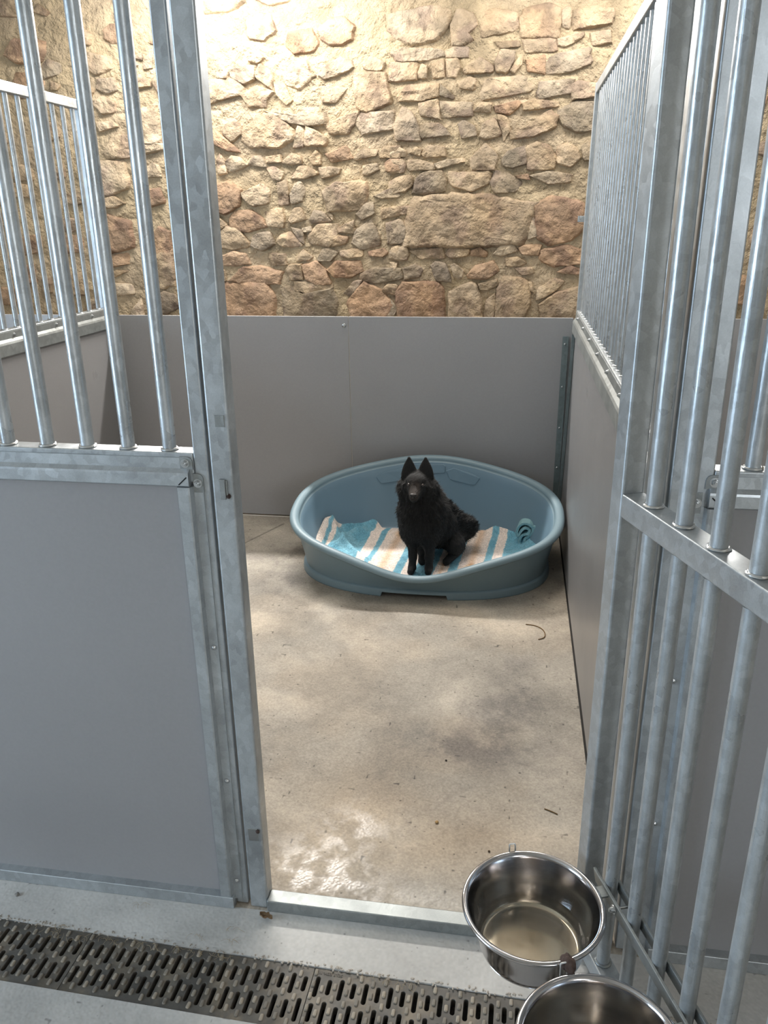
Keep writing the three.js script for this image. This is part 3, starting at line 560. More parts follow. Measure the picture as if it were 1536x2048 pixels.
// ───────────── the pen fronts ─────────────
const F = 2.43, TOP = 2.19;
function penFront(label, x0, x1, stile, bars) {                   // stile: 'right' or 'left' is the one beside the doorway
  const t = thing('pen_front', label, 'kennel panel', [0, 0, 0]);
  const side = stile === 'right' ? 1 : -1, xs = stile === 'right' ? x1 : x0, sw = stile === 'right' ? 0.0275 : 0.068;
  const a = Math.min(xs, xs - side * sw), b = Math.max(xs, xs - side * sw);
  mesh('stile', box(a, b, 0.004, TOP, F - 0.04, F, 0.004), galv, t);
  mesh('rail', box(stile === 'right' ? x0 : b, stile === 'right' ? a : x1, 1.0, 1.056, F - 0.04, F, 0.003), galv, t);
  mesh('top_rail', box(stile === 'right' ? x0 : b, stile === 'right' ? a : x1, TOP - 0.04, TOP, F - 0.04, F, 0.003), galv, t);
  mesh('stile', box(stile === 'right' ? x0 - 0.04 : x1, stile === 'right' ? x0 : x1 + 0.04, 0.004, TOP, F - 0.04, F, 0.004), galv, t);
  // folded frame round the board: flange, step, face
  const ix = stile === 'right' ? -0.842 : 0.103, ox = stile === 'right' ? -0.8185 : 0.078, ex = stile === 'right' ? -0.7965 : 0.052;
  const prof = [[F + 0.0025, 1.047], [F + 0.0025, 1.027], [F + 0.012, 1.021], [F + 0.013, 1.017], [F + 0.013, 0.997], [F + 0.009, 0.994], [F - 0.02, 0.994], [F - 0.02, 1.02], [F, 1.047]];
  const lenA = stile === 'right' ? ox - 0.0005 - x0 : x1 - ox - 0.0005;
  mesh('frame_top', sweep(prof.map(([z, y]) => [-z, y]), lenA, new THREE.Matrix4().makeRotationY(Math.PI / 2).premultiply(new THREE.Matrix4().makeTranslation(stile === 'right' ? x0 : ox + 0.0005, 0, 0))), galv, t);
  const side2 = [[ex, F + 0.0025], [ox + side * 0.004, F + 0.0025], [ox, F + 0.012], [ox - side * 0.003, F + 0.013], [ix, F + 0.013], [ix - side * 0.001, F + 0.009], [ix - side * 0.001, F - 0.02], [ox, F - 0.02], [ex, F]];
  mesh('frame_side', sweep(side2.map(([x, z]) => [x, -z]), 0.9755, new THREE.Matrix4().makeRotationX(-Math.PI / 2).premultiply(new THREE.Matrix4().makeTranslation(0, 0.018, 0))), galv, t);
  mesh('frame_bottom', box(stile === 'right' ? x0 : Math.min(ox, x1), stile === 'right' ? ox + 0.006 : x1, 0.0, 0.031, F - 0.03, F + 0.016, 0.002), galv, t);
  const tab = (x, y, w, h) => { const s = new THREE.Shape(), r = 0.012; s.moveTo(-w * side, -h); s.lineTo(w * side, -h); s.lineTo(w * side, h - r); s.quadraticCurveTo(w * side, h, (w - r) * side, h); s.lineTo(-w * side, h); s.closePath(); return metres(new THREE.ExtrudeGeometry(s, { depth: 0.0031, bevelEnabled: false }).translate(x, y, F - 0.0002)); };
  mesh('mitre_gap', metres(new THREE.BoxGeometry(0.022, 0.0022, 0.001).rotateZ(side * 0.75).translate((ix + ox) / 2, 1.006, F + 0.0131)), dark, t);
  mesh('flange_end', tab(ex - side * 0.008, 1.0, 0.0095, 0.018), galvDull, t);
  mesh('flange_end', tab(ox - side * 0.006, 1.037, 0.012, 0.012), galvDull, t);
  mesh('board', box(stile === 'right' ? x0 : ix - 0.01, stile === 'right' ? ix + 0.01 : x1, 0.02, 1.0, F - 0.016, F - 0.004, 0.001), board, t);
  for (const y of [0.07, 0.34, 0.66, 1.0]) { const q = mesh('bolt', y > 0.9 ? boltGeo : screwGeo, zinc, t); q.position.set(ex - side * 0.009, y, F + 0.003); }
  const q = mesh('bolt', boltGeo, zinc, t); q.position.set(ox - side * 0.008, 1.037, F + 0.003);
  const gs = [0, 1, 2, 3].map((i) => rod([0, 1.056, 0], [0, TOP - 0.04, 0], 0.0125, 28, i * 0.29));
  for (const x of bars) { const b = mesh('bar', gs[Math.abs(Math.round(x * 12.4)) % 4], tubeMat, t); b.position.set(x, 0, F - 0.02); b.rotation.y = x * 40; const w = mesh('weld', weldGeo, zinc, t); w.position.set(x, 1.0575, F - 0.02); w.rotation.y = x * 31; }
}
penFront('front panel at left, grey board in a galvanised frame with thick vertical bars above', -2.24, -0.784, 'right', Array.from({ length: 16 }, (_, i) => -0.863 - 0.0805 * i));
penFront('front panel of the next pen at far right, behind the bars of the open door', 0.0165, 1.3, 'left', Array.from({ length: 12 }, (_, i) => 0.147 + 0.0805 * i));

// door frame of the doorway
{
  const t = thing('door_frame', 'galvanised door frame with a low sill round the open doorway', 'door frame');
  mesh('latch_post', box(-0.7785, -0.737, 0, TOP, F - 0.036, F + 0.004, 0.005), galv, t);
  mesh('hinge_post', box(-0.019, 0.0095, 0, TOP, F - 0.036, F, 0.004), galv, t);
  mesh('sill', box(-0.737, -0.019, 0, 0.03, F - 0.024, F + 0.012, 0.003), galvDull, t);
  mesh('lintel', box(-0.737, -0.019, TOP - 0.04, TOP, F - 0.036, F, 0.003), galv, t);
  mesh('patch', box(-0.7625, -0.745, 1.107, 1.128, F + 0.004, F + 0.0052, 0.0005), galvDull, t);
  mesh('strike', merge([box(-0.763, -0.752, 0.972, 1.01, F + 0.004, F + 0.009, 0.001), box(-0.752, -0.7485, 0.974, 1.008, F + 0.004, F + 0.006, 0.0005)]), galvDull, t);
  const b = mesh('bolt', boltGeo, rusty, t); b.position.set(-0.7485, 0.978, F + 0.005); b.scale.setScalar(0.55);
  mesh('slot_plate', box(-0.768, -0.747, 0.19, 0.222, F + 0.004, F + 0.0055, 0.0005), zinc, t);
  const k = mesh('rust_hole', new THREE.SphereGeometry(0.0045, 10, 8).scale(1, 1.1, 0.5), rusty, t); k.position.set(-0.746, 0.217, F + 0.0065);
}

// ───────────── the open door ─────────────
const DT = Math.atan2(-0.937, 0.35);
const door = thing('pen_door', 'open galvanised door at right with full length bars and one cross rail', 'door', [-0.063, 0, 2.459], DT);
{
  const W = 0.672;
  mesh('stile', box(-0.04, 0, 0.032, 2.13, -0.04, 0, 0.005), galv, door);
  mesh('stile', box(W - 0.04, W, 0.02, 2.13, -0.04, 0, 0.005), galv, door);
  mesh('rail', box(0, W - 0.04, 0.98, 1.02, -0.04, 0, 0.003), galv, door);
  mesh('rail', box(0, W - 0.04, 0.02, 0.06, -0.04, 0, 0.003), galv, door);
  mesh('rail', box(0, W - 0.04, 2.09, 2.13, -0.04, 0, 0.003), galv, door);
  const ups = [0, 1, 2, 3].map((i) => rod([0, 1.02, 0], [0, 2.09, 0], 0.0125, 28, 0.3 + 0.37 * i)), lows = [0, 1, 2, 3].map((i) => rod([0, 0.06, 0], [0, 0.98, 0], 0.0125, 28, 0.7 + 0.37 * i));
  for (let i = 0; i < 7; i++) {
    const x = 0.066 + 0.0873 * i;
    for (const set of [ups, lows]) { const b = mesh('bar', set[i % 4], tubeMat, door); b.position.set(x, 0, -0.02); b.rotation.y = i * 1.9; }
    for (const y of [1.0215, 0.0615, 0.9785]) { const w = mesh('weld', weldGeo, y > 1 ? zinc : galvDull, door); w.position.set(x, y, -0.02); w.rotation.y = i + y; if (y < 1 && y > 0.5) w.scale.y = 0.6; }
  }
  for (const y of [0.12, 1.85]) mesh('hinge', rod([-0.044, y - 0.03, -0.03], [-0.044, y + 0.03, -0.03], 0.006, 14), galvDull, door);
}

// ───────────── bowls on their holder ─────────────
const onDoor = (x, z) => { const c = Math.cos(DT), s = Math.sin(DT); return [-0.063 + x * c + z * s, 2.459 - x * s + z * c]; };
const holder = thing('bowl_holder', 'flat steel bars with two rings clamped to the lower bars of the open door', 'bowl holder', [-0.063, 0, 2.459], DT);
const bowlSpots = [[-0.169, 2.588], [-0.071, 2.85]];
{
  const bar = (z0, z1, x0) => { const s = new THREE.Shape(); s.moveTo(x0, 0.262); s.lineTo(0.6, 0.262); s.lineTo(0.6, 0.24); s.lineTo(x0 + 0.012, 0.24); s.closePath(); return metres(new THREE.ExtrudeGeometry(s, { depth: z1 - z0, bevelEnabled: true, bevelThickness: 0.0008, bevelSize: 0.0008, bevelSegments: 1 }).translate(0, 0, z0)); };
  mesh('clamp_bar', bar(-0.0068, -0.0028, 0.026), galvDull, holder);
  mesh('clamp_bar', bar(-0.0372, -0.0332, 0.06), galvDull, holder);
  for (const x of [0.112, 0.372]) {
    mesh('clamp_bolt', rod([x, 0.246, -0.038], [x, 0.246, 0.004], 0.003, 10), zinc, holder);
    const q = mesh('nut', boltGeo, zinc, holder); q.position.set(x, 0.246, -0.002);
  }
  const ct = Math.cos(-DT), sn = Math.sin(-DT);
  const local = ([X, Z]) => { const dx = X + 0.063, dz_ = Z - 2.459; return [dx * ct + dz_ * sn, -dx * sn + dz_ * ct]; };
  for (const c of bowlSpots) {
    const [lx, lz] = local(c);
    mesh('ring', metres(new THREE.TorusGeometry(0.1215, 0.0032, 10, 90).rotateX(Math.PI / 2).translate(lx, 0.2535, lz)), galvDull, holder);
    mesh("tab", box(lx - 0.02, lx + 0.006, 0.251, 0.2555, -0.003, lz - 0.118, 0.001), galvDull, holder);
  }
  const clip = (px, pz, turn) => {
    const pts = [[-0.006, 0.245, 0.004], [-0.006, 0.278, 0.002], [-0.0055, 0.283, 0], [0.0055, 0.283, 0], [0.006, 0.278, 0.002], [0.006, 0.245, 0.004]].map((p) => new THREE.Vector3(...p));
    const c = new THREE.CurvePath(); for (let i = 0; i + 1 < pts.length; i++) c.add(new THREE.LineCurve3(pts[i], pts[i + 1]));
    const g = metres(new THREE.TubeGeometry(c, 40, 0.0016, 8)); g.rotateY(turn); const [lx, lz] = local([px, pz]); g.translate(lx, -0.009, lz); return g;
  };
  mesh('wire_clip', clip(-0.2085, 2.455, 0.3 - DT), zinc, holder);
  mesh('wire_clip', clip(-0.121, 2.716, 0.35 - DT), zinc, holder);
  const gum = new THREE.IcosahedronGeometry(0.0115, 4), p = gum.attributes.position;
  for (let i = 0; i < p.count; i++) { const k = 1 + 0.35 * n3(p.getX(i) * 140, p.getY(i) * 140, p.getZ(i) * 140); p.setXYZ(i, p.getX(i) * k * 1.5, p.getY(i) * k * 0.9, p.getZ(i) * k); }
  gum.computeVertexNormals(); const [gx, gz] = local([-0.113, 2.709]); mesh('grime_lump', metres(gum.translate(gx, 0.266, gz)), rusty, holder);
}
function bowl(label, c, group) {
  const t = thing('water_bowl', label, 'bowl', [c[0], 0.1625, c[1]], 0, group);
  const prof = [[0, 0.0035], [0.06, 0.003], [0.084, 0.002], [0.0915, 0.0045], [0.0955, 0.0105], [0.1, 0.03], [0.108, 0.06], [0.1155, 0.087], [0.118, 0.0955], [0.12, 0.0995], [0.1235, 0.1025], [0.1275, 0.1028], [0.1302, 0.1005], [0.1305, 0.0975], [0.1285, 0.0953], [0.124, 0.095], [0.1205, 0.0935], [0.1165, 0.0868], [0.109, 0.0595], [0.1012, 0.03], [0.0967, 0.01], [0.092, 0.002], [0.084, 0.0], [0, 0.001]];
  const pts = new THREE.SplineCurve(prof.map((p) => new THREE.Vector2(...p))).getPoints(120); pts[0].x = pts[pts.length - 1].x = 0;
  const cut = pts.findIndex((p) => p.y > 0.094);
  let end = pts.length - 1; while (pts[end].y < 0.0925) end--;
  const wall = merge([new THREE.LatheGeometry([...pts.slice(0, cut + 1)].reverse(), 128), new THREE.LatheGeometry([...pts.slice(end)].reverse(), 128)]);
  mesh('basin', wall, steel, t);
  mesh('rim', new THREE.LatheGeometry([...pts.slice(cut, end + 1)].reverse(), 128), steel, t);
  return t;
}
bowl('shiny steel bowl holding a little water, farther of the two on the door', bowlSpots[0], 'steel bowls on the door');
bowl('shiny steel bowl cut off by the bottom edge, nearer of the two on the door', bowlSpots[1], 'steel bowls on the door');
for (const [i, c] of bowlSpots.entries()) {
  const w = mesh('water', new THREE.CircleGeometry(0.0985, 72).rotateX(-Math.PI / 2).translate(c[0], 0.1625 + 0.0265, c[1]), new THREE.MeshPhysicalMaterial({ color: 0xf8f3e6, transmission: 1, thickness: 0, roughness: 0.02, ior: 1.33, bumpMap: stoneBump, bumpScale: 0.0003 }));
  tag(w, i ? 'shallow water in the nearer steel bowl at the bottom edge' : 'shallow yellowish water in the farther steel bowl', 'water'); w.userData.kind = 'stuff';
}

// ───────────── drain grates ─────────────
{
  const GL = 0.5, P = 0.025, font = await new FontLoader().loadAsync('fonts/droid/droid_sans_bold.typeface.json');
  const capsule = (cx, z0, z1, r) => { const p = new THREE.Path(); p.absarc(cx, -(z0 + r), r, 0, Math.PI, false); p.absarc(cx, -(z1 - r), r, Math.PI, 2 * Math.PI, false); p.closePath(); return p; };
  const s = new THREE.Shape([[0.0006, 0], [GL - 0.0006, 0], [GL - 0.0006, -DW], [0.0006, -DW]].map((p) => new THREE.Vector2(...p)));
  for (let i = 0; i < 20; i++) {
    const x = (i + 0.5) * P, o = i % 2;
    s.holes.push(capsule(x, o ? 0.021 : 0.017, o ? 0.056 : 0.064, 0.0051), capsule(x, o ? 0.07 : 0.077, o ? 0.121 : 0.117, 0.0051));
  }
  const plate = metres(new THREE.ExtrudeGeometry(s, { depth: 0.02, bevelEnabled: true, bevelThickness: 0.0008, bevelSize: 0.0006, bevelSegments: 1, curveSegments: 6 }).rotateX(-Math.PI / 2).translate(0, -0.0228, 0));
  const lugs = [0, 1, 2].map((k) => { const g = new RoundedBoxGeometry(0.0084, 0.005, 0.0145, 2, 0.0024), p = g.attributes.position; for (let i = 0; i < p.count; i++) { const q = 1 + 0.16 * n3(p.getX(i) * 260, p.getZ(i) * 260, k * 7); p.setX(i, p.getX(i) * q * (1 - 0.25 * Math.pow(Math.abs(p.getZ(i)) / 0.0068, 3))); p.setY(i, p.getY(i) * (1 + 0.25 * n3(p.getX(i) * 500, p.getZ(i) * 500, k))); } g.computeVertexNormals(); return metres(g); });
  const text = metres(new TextGeometry('EN 1433 B125', { font, size: 0.0062, depth: 0.0012, curveSegments: 3 }).rotateX(-Math.PI / 2).translate(0.005, -0.0022, 0.0125));
  const g0 = thing('drain_grate', '', 'grate');
  mesh('plate', plate, castIron, g0);
  for (let i = 0; i <= 19; i++) for (let j = 0; j < 5; j++) {
    if (j === 0 && i > 0 && i < 3) continue;
    const l = mesh('lug', lugs[(i * 5 + j * 3) % 3], lugDusty[(i * 7 + j * 5 + ((i * j) % 4)) % 3], g0);
    l.position.set(i * P + (i === 0 ? 0.005 : 0), -0.0015, 0.0125 + 0.0265 * j + (i % 2 ? 0.005 : -0.003)); l.rotation.y = 0.08 * n3(i * 3.3, j * 2.1, 4);
  }
  mesh('lettering', text, castIron, g0);
  const words = ['dark slotted drain grate whose raised letters read EN, left of the steel bowls', 'dark slotted drain grate below the latch post, with wisps of straw along its edge', 'dark slotted drain grate in the bottom left corner', 'dark slotted drain grate mostly hidden behind the steel bowls'];
  [-0.597, -1.0975, -1.598, -0.0965].forEach((x, i) => {
    const g = i ? g0.clone() : g0; if (i) { g.name = numbered('drain_grate'); scene.add(g); }
    tag(g, words[i], 'grate', 'drain grates in a row'); g.position.set(x, -0.0005, dz(x)); g.rotation.y = -DA;
  });
}

// ───────────── dog bed ─────────────
const BX = -0.6, BZ = 0.485, BA = 0.593, BB = 0.42, BN = 2.35;
const bed = thing('dog_bed', 'large blue grey plastic dog bed with a scooped front standing against the rear boards', 'dog bed', [BX, 0, BZ]);
const outline = (th) => { const c = Math.cos(th), s = Math.sin(th), k = Math.pow(Math.pow(Math.abs(c) / BA, BN) + Math.pow(Math.abs(s) / BB, BN), -1 / BN); return [c * k, s * k]; };   // z = +s is the front
function rimHeight(th) {
  const [x, z] = outline(th), u = x / BA, v = z / BB;
  return 0.262 - 0.072 * v - 0.077 * Math.exp(-Math.pow(u / 0.42, 2)) * smooth(0, 0.8, v) + 0.046 * Math.exp(-Math.pow(u / 0.52, 2)) * smooth(0, 0.8, -v);
}
const inset = (th, d) => { const [x, z] = outline(th), r = Math.hypot(x, z); return [x * (1 - d / r), z * (1 - d / r)]; };
const innerAt = (th, t) => { const H = rimHeight(th) - 0.02, y = lerp(0.05, H, t), d = lerp(0.115, 0.048, Math.pow(t, 0.8)), [x, z] = inset(th, d); return [x, y, z]; };
{
  const notch = (x, z) => z > 0 && x > -0.142 && x < 0.128 ? 1 : 0;
  const N = 420, skin = (rows) => {                              // rows(th) gives the profile as [x, y, z]
    const pos = [], idx = []; let M = 0;
    for (let i = 0; i <= N; i++) { const r = rows((i / N) * 2 * Math.PI); M = r.length; for (const p of r) pos.push(...p); }
    for (let i = 0; i < N; i++) for (let j = 0; j + 1 < M; j++) { const a = i * M + j, b = a + M; idx.push(a, a + 1, b, b, a + 1, b + 1); }
    const g = new THREE.BufferGeometry(); g.setAttribute('position', new THREE.Float32BufferAttribute(pos, 3)); g.setIndex(idx); g.computeVertexNormals();
    // close the seam's normals
    const n = g.attributes.normal; for (let j = 0; j < M; j++) { const a = j, b = N * M + j, v = new THREE.Vector3(n.getX(a) + n.getX(b), n.getY(a) + n.getY(b), n.getZ(a) + n.getZ(b)).normalize(); n.setXYZ(a, v.x, v.y, v.z); n.setXYZ(b, v.x, v.y, v.z); }
    return metres(g);
  };
  const P = (th, d, y) => { const [x, z] = inset(th, d); return [x, y, z]; };
  const skirtY = (th) => { const [x, z] = inset(th, 0.052); return notch(x, z) ? 0.02 : 0; };
  mesh('shell', skin((th) => {
    const H = rimHeight(th) - 0.014, r = []; r.push(P(th, 0.064, 0.0335));
    for (let i = 0; i <= 10; i++) { const t = i / 10; r.push(P(th, lerp(0.064, 0.018, Math.pow(t, 1.15)), lerp(0.034, H, t))); }
    return r;
  }), plastic, bed);
  mesh('base_skirt', skin((th) => [P(th, 0.064, 0.0345), P(th, 0.061, 0.0335), P(th, 0.0555, 0.0305), P(th, 0.0525, 0.026), P(th, 0.05, Math.max(skirtY(th), 0.004)), P(th, 0.0505, skirtY(th)), P(th, 0.054, skirtY(th)), P(th, 0.056, 0.028)]), plastic, bed);
  mesh('rim', skin((th) => {
    const H = rimHeight(th), r = []; r.push(P(th, 0.018, H - 0.015), P(th, 0.012, H - 0.0195), P(th, 0.006, H - 0.02));
    for (let i = 0; i <= 12; i++) { const ang = lerp(-0.5, Math.PI * 1.12, i / 12); r.push(P(th, 0.0195 - 0.0205 * Math.cos(ang), H - 0.0145 + 0.0165 * Math.sin(ang))); }
    r.push(P(th, 0.0455, H - 0.026));
    return r;
  }), plastic, bed);
  mesh('inner_wall', skin((th) => { const r = []; for (let i = 12; i >= 0; i--) r.push(innerAt(th, i / 12)); r[0] = P(th, 0.0455, rimHeight(th) - 0.026); r.push(P(th, 0.128, 0.038), P(th, 0.15, 0.035)); return r; }), plasticDeep, bed);
  mesh('floor_pan', (() => { const s = new THREE.Shape(); for (let i = 0; i < 120; i++) { const [x, z] = inset((i / 120) * 2 * Math.PI, 0.149); i ? s.lineTo(x, -z) : s.moveTo(x, -z); } return metres(new THREE.ExtrudeGeometry(s, { depth: 0.004, bevelEnabled: false }).rotateX(-Math.PI / 2).translate(0, 0.031, 0)); })(), plasticDeep, bed);
  // raised plates on the inner back wall: (x along the bed, height share) outlines
  const plate = (pts, lift = 0.0022) => {
    const s = new THREE.Shape(pts.map((p) => new THREE.Vector2(...p))), g = new THREE.ShapeGeometry(s, 1), sub = new THREE.ExtrudeGeometry(s, { depth: lift, bevelEnabled: true, bevelThickness: 0.0012, bevelSize: 0.002, bevelSegments: 2 }), p = sub.attributes.position; void g;
    for (let i = 0; i < p.count; i++) { const x = p.getX(i) - 0.016, y = p.getY(i), o = p.getZ(i); let th = -Math.PI / 2; for (let k = 0; k < 6; k++) { const q = innerAt(th, y); th += (x - q[0]) / 0.42; } const q = innerAt(th, y); p.setXYZ(i, q[0], q[1], q[2] + o); }
    sub.computeVertexNormals(); return metres(sub);
  };
  mesh('embossed_plate', plate([[-0.085, 0.83], [0.06, 0.83], [0.068, 0.85], [0.068, 0.94], [0.06, 0.955], [-0.085, 0.955]]), plasticDeep, bed);
  mesh('embossed_plate', plate([[0.077, 0.87], [0.11, 0.92], [0.19, 0.9], [0.232, 0.85], [0.212, 0.735], [0.195, 0.72], [0.11, 0.735], [0.095, 0.75]]), plasticDeep, bed);
  mesh('embossed_plate', plate([[-0.1, 0.87], [-0.135, 0.92], [-0.215, 0.9], [-0.255, 0.85], [-0.235, 0.735], [-0.215, 0.72], [-0.135, 0.735], [-0.12, 0.75]].reverse()), plasticDeep, bed);
}

// ───────────── towel ─────────────
const towelTex = (() => {
  const bands = [[-1.2, 0], [-1.08, 1], [-1.05, 0], [-1.035, 1], [-1.015, 0], [-0.863, 1], [-0.816, 0], [-0.79, 2], [-0.672, 0], [-0.635, 1], [-0.585, 0], [-0.5, 2], [-0.447, 0], [-0.409, 2], [-0.31, 0], [-0.278, 1], [-0.238, 0], [9, 0]];
  const teal = [0.5, 0.7, 0.77], cream = [0.93, 0.87, 0.83], tan = [0.83, 0.69, 0.57];
  return tex(2048, 512, (u, v) => {
    const x = -1.2 + 1.2 * u + 0.004 * (vnoise(u, v, 60, 161) - 0.5), k = bands.findIndex((b, i) => x < bands[i + 1][0]), [a, type] = bands[k], b = bands[k + 1][0];
    let c = type ? cream : teal;
    const mix = (p, q, t) => p.map((w, i) => lerp(w, q[i], t));
    if (type === 2) c = mix(cream, tan, Math.exp(-Math.pow((x - (a + b) / 2) / ((b - a) * 0.16), 2)) * 0.75 + 0.45 * smooth(0.62, 0.85, fbm(u * 2, v, 10, 4, 162)));
    if (!type) c = mix(teal, [0.38, 0.61, 0.7], smooth(0.45, 0.75, fbm(u * 2, v, 8, 5, 163)) * 0.7);
    const edge = Math.min(x - a, b - x), f = 1 + 0.22 * (vnoise(u * 2, v, 200, 164) - 0.5);
    if (!type && edge < 0.004) c = mix(c, cream, 0.25);
    return c.map((w) => w * f);
  }, true, 1);
})();
const towelMat = std({ map: towelTex, roughness: 0.97, bumpMap: tex(1024, 512, (u, v) => vnoise(u * 2, v, 220, 171) * 0.7 + 0.3 * fbm(u, v, 20, 4, 172), false, 1), bumpScale: 0.004 });
{
  const t = thing('towel', 'striped teal, cream and tan towel spread on the floor of the dog bed', 'towel', [0, 0, 0]);
  const NX = 210, NZ = 84, pos = [], uv = [], idx = [];
  const lowAt = (x, z) => { const dx = x - BX, dz_ = z - BZ, th = Math.atan2(dz_, dx), r = Math.hypot(dx, dz_), [ix, iz] = inset(th, 0.13), m = Math.hypot(ix, iz); return 0.037 + Math.max(0, r - m) * 1.1; };
  const top = (x, z) => {
    const wr = 0.010 * n3(x * 9, z * 7, 11) + 0.006 * n3(x * 21, z * 17, 12) + 0.003 * n3(x * 50, z * 50, 13);
    const fold = 0.028 * Math.exp(-Math.pow((x + 1.0 + 0.5 * (z - 0.45)) / 0.03, 2)) * smooth(0.7, 0.4, z) + 0.05 * Math.exp(-Math.pow((x + 1.07) / 0.05, 2) - Math.pow((z - 0.36) / 0.09, 2)) + 0.014 * Math.exp(-Math.pow((z - 0.26 + 0.2 * (x + 0.6)) / 0.03, 2)) + 0.02 * Math.exp(-Math.pow((x + 0.93 - 0.7 * (z - 0.5)) / 0.018, 2)) * smooth(0.75, 0.5, z);
    return lowAt(x, z) + 0.012 + Math.max(-0.004, wr) + fold;
  };
  for (let j = 0; j <= NZ; j++) for (let i = 0; i <= NX; i++) {
    const v = j / NZ, u = i / NX, z = lerp(0.205 + 0.02 * n3(u * 6, 1, 1), 0.775, v);
    const q = clamp((z - BZ) / (BB - 0.095), -0.97, 0.97), half = (BA - 0.088) * Math.pow(1 - Math.pow(Math.abs(q), BN), 1 / BN);
    const x = lerp(Math.max(-1.105 - 0.02 * n3(z * 9, 3, 3), BX - half), Math.min(-0.105 + 0.012 * n3(z * 8, 5, 3), BX + half), u);
    const e = Math.min(u, 1 - u, v * 0.5, (1 - v) * 0.5), drop = 0.011 * (1 - smooth(0, 0.012, e));
    pos.push(x, top(x, z) - drop, z); uv.push((x + 0.083 * (z - 0.2) + 1.2) / 1.2, z / 0.6);
  }
  for (let j = 0; j < NZ; j++) for (let i = 0; i < NX; i++) { const a = j * (NX + 1) + i, b = a + NX + 1; idx.push(a, b, a + 1, a + 1, b, b + 1); }
  const g = new THREE.BufferGeometry(); g.setAttribute('position', new THREE.Float32BufferAttribute(pos, 3)); g.setAttribute('uv', new THREE.Float32BufferAttribute(uv, 2)); g.setIndex(idx); g.computeVertexNormals();
  mesh('cloth', g, towelMat, t);
  // the end folded up in an S, seen from its edge
  const path = [[0.03, -0.048], [-0.018, -0.046], [-0.034, -0.026], [-0.026, 0.004], [-0.002, 0.016], [0.003, 0.03], [-0.012, 0.04], [-0.026, 0.03], [-0.037, 0.01], [-0.046, 0.002], [-0.045, 0.03], [-0.028, 0.053], [0.0, 0.057], [0.016, 0.04], [0.014, 0.018], [0.0, 0.002], [-0.012, -0.008], [-0.01, -0.026], [0.006, -0.034], [0.022, -0.026], [0.027, -0.004], [0.029, 0.03], [0.022, 0.05]].map(([x, y]) => new THREE.Vector2(x, y));
  const c = new THREE.SplineCurve(path).getPoints(150), L = [], R = [];
  for (let i = 0; i < c.length; i++) { const a = c[Math.max(0, i - 1)], b = c[Math.min(c.length - 1, i + 1)], d = b.clone().sub(a).normalize(), w = 0.0042; L.push(new THREE.Vector2(c[i].x - d.y * w, c[i].y + d.x * w)); R.push(new THREE.Vector2(c[i].x + d.y * w, c[i].y - d.x * w)); }
  const roll = new THREE.ExtrudeGeometry(new THREE.Shape([...L, ...R.reverse()]), { depth: 0.15, bevelEnabled: true, bevelThickness: 0.0015, bevelSize: 0.0012, bevelSegments: 2, steps: 8 }), p = roll.attributes.position;
  for (let i = 0; i < p.count; i++) { const z = p.getZ(i), k = 0.003 * n3(p.getX(i) * 40, p.getY(i) * 40, z * 30); p.setXYZ(i, p.getX(i) + k, p.getY(i) + k, z + 0.006 * n3(p.getX(i) * 50, p.getY(i) * 50, 2)); }
  roll.computeVertexNormals();
  mesh('rolled_end', metres(roll).rotateY(-0.12).scale(1.12, 1.1, 1).translate(-0.128, 0.083, 0.185), std({ color: 0x8db4bb, roughness: 0.97, bumpMap: towelMat.bumpMap, bumpScale: 0.003 }), t).userData.label = 'rolled up blue end';
}

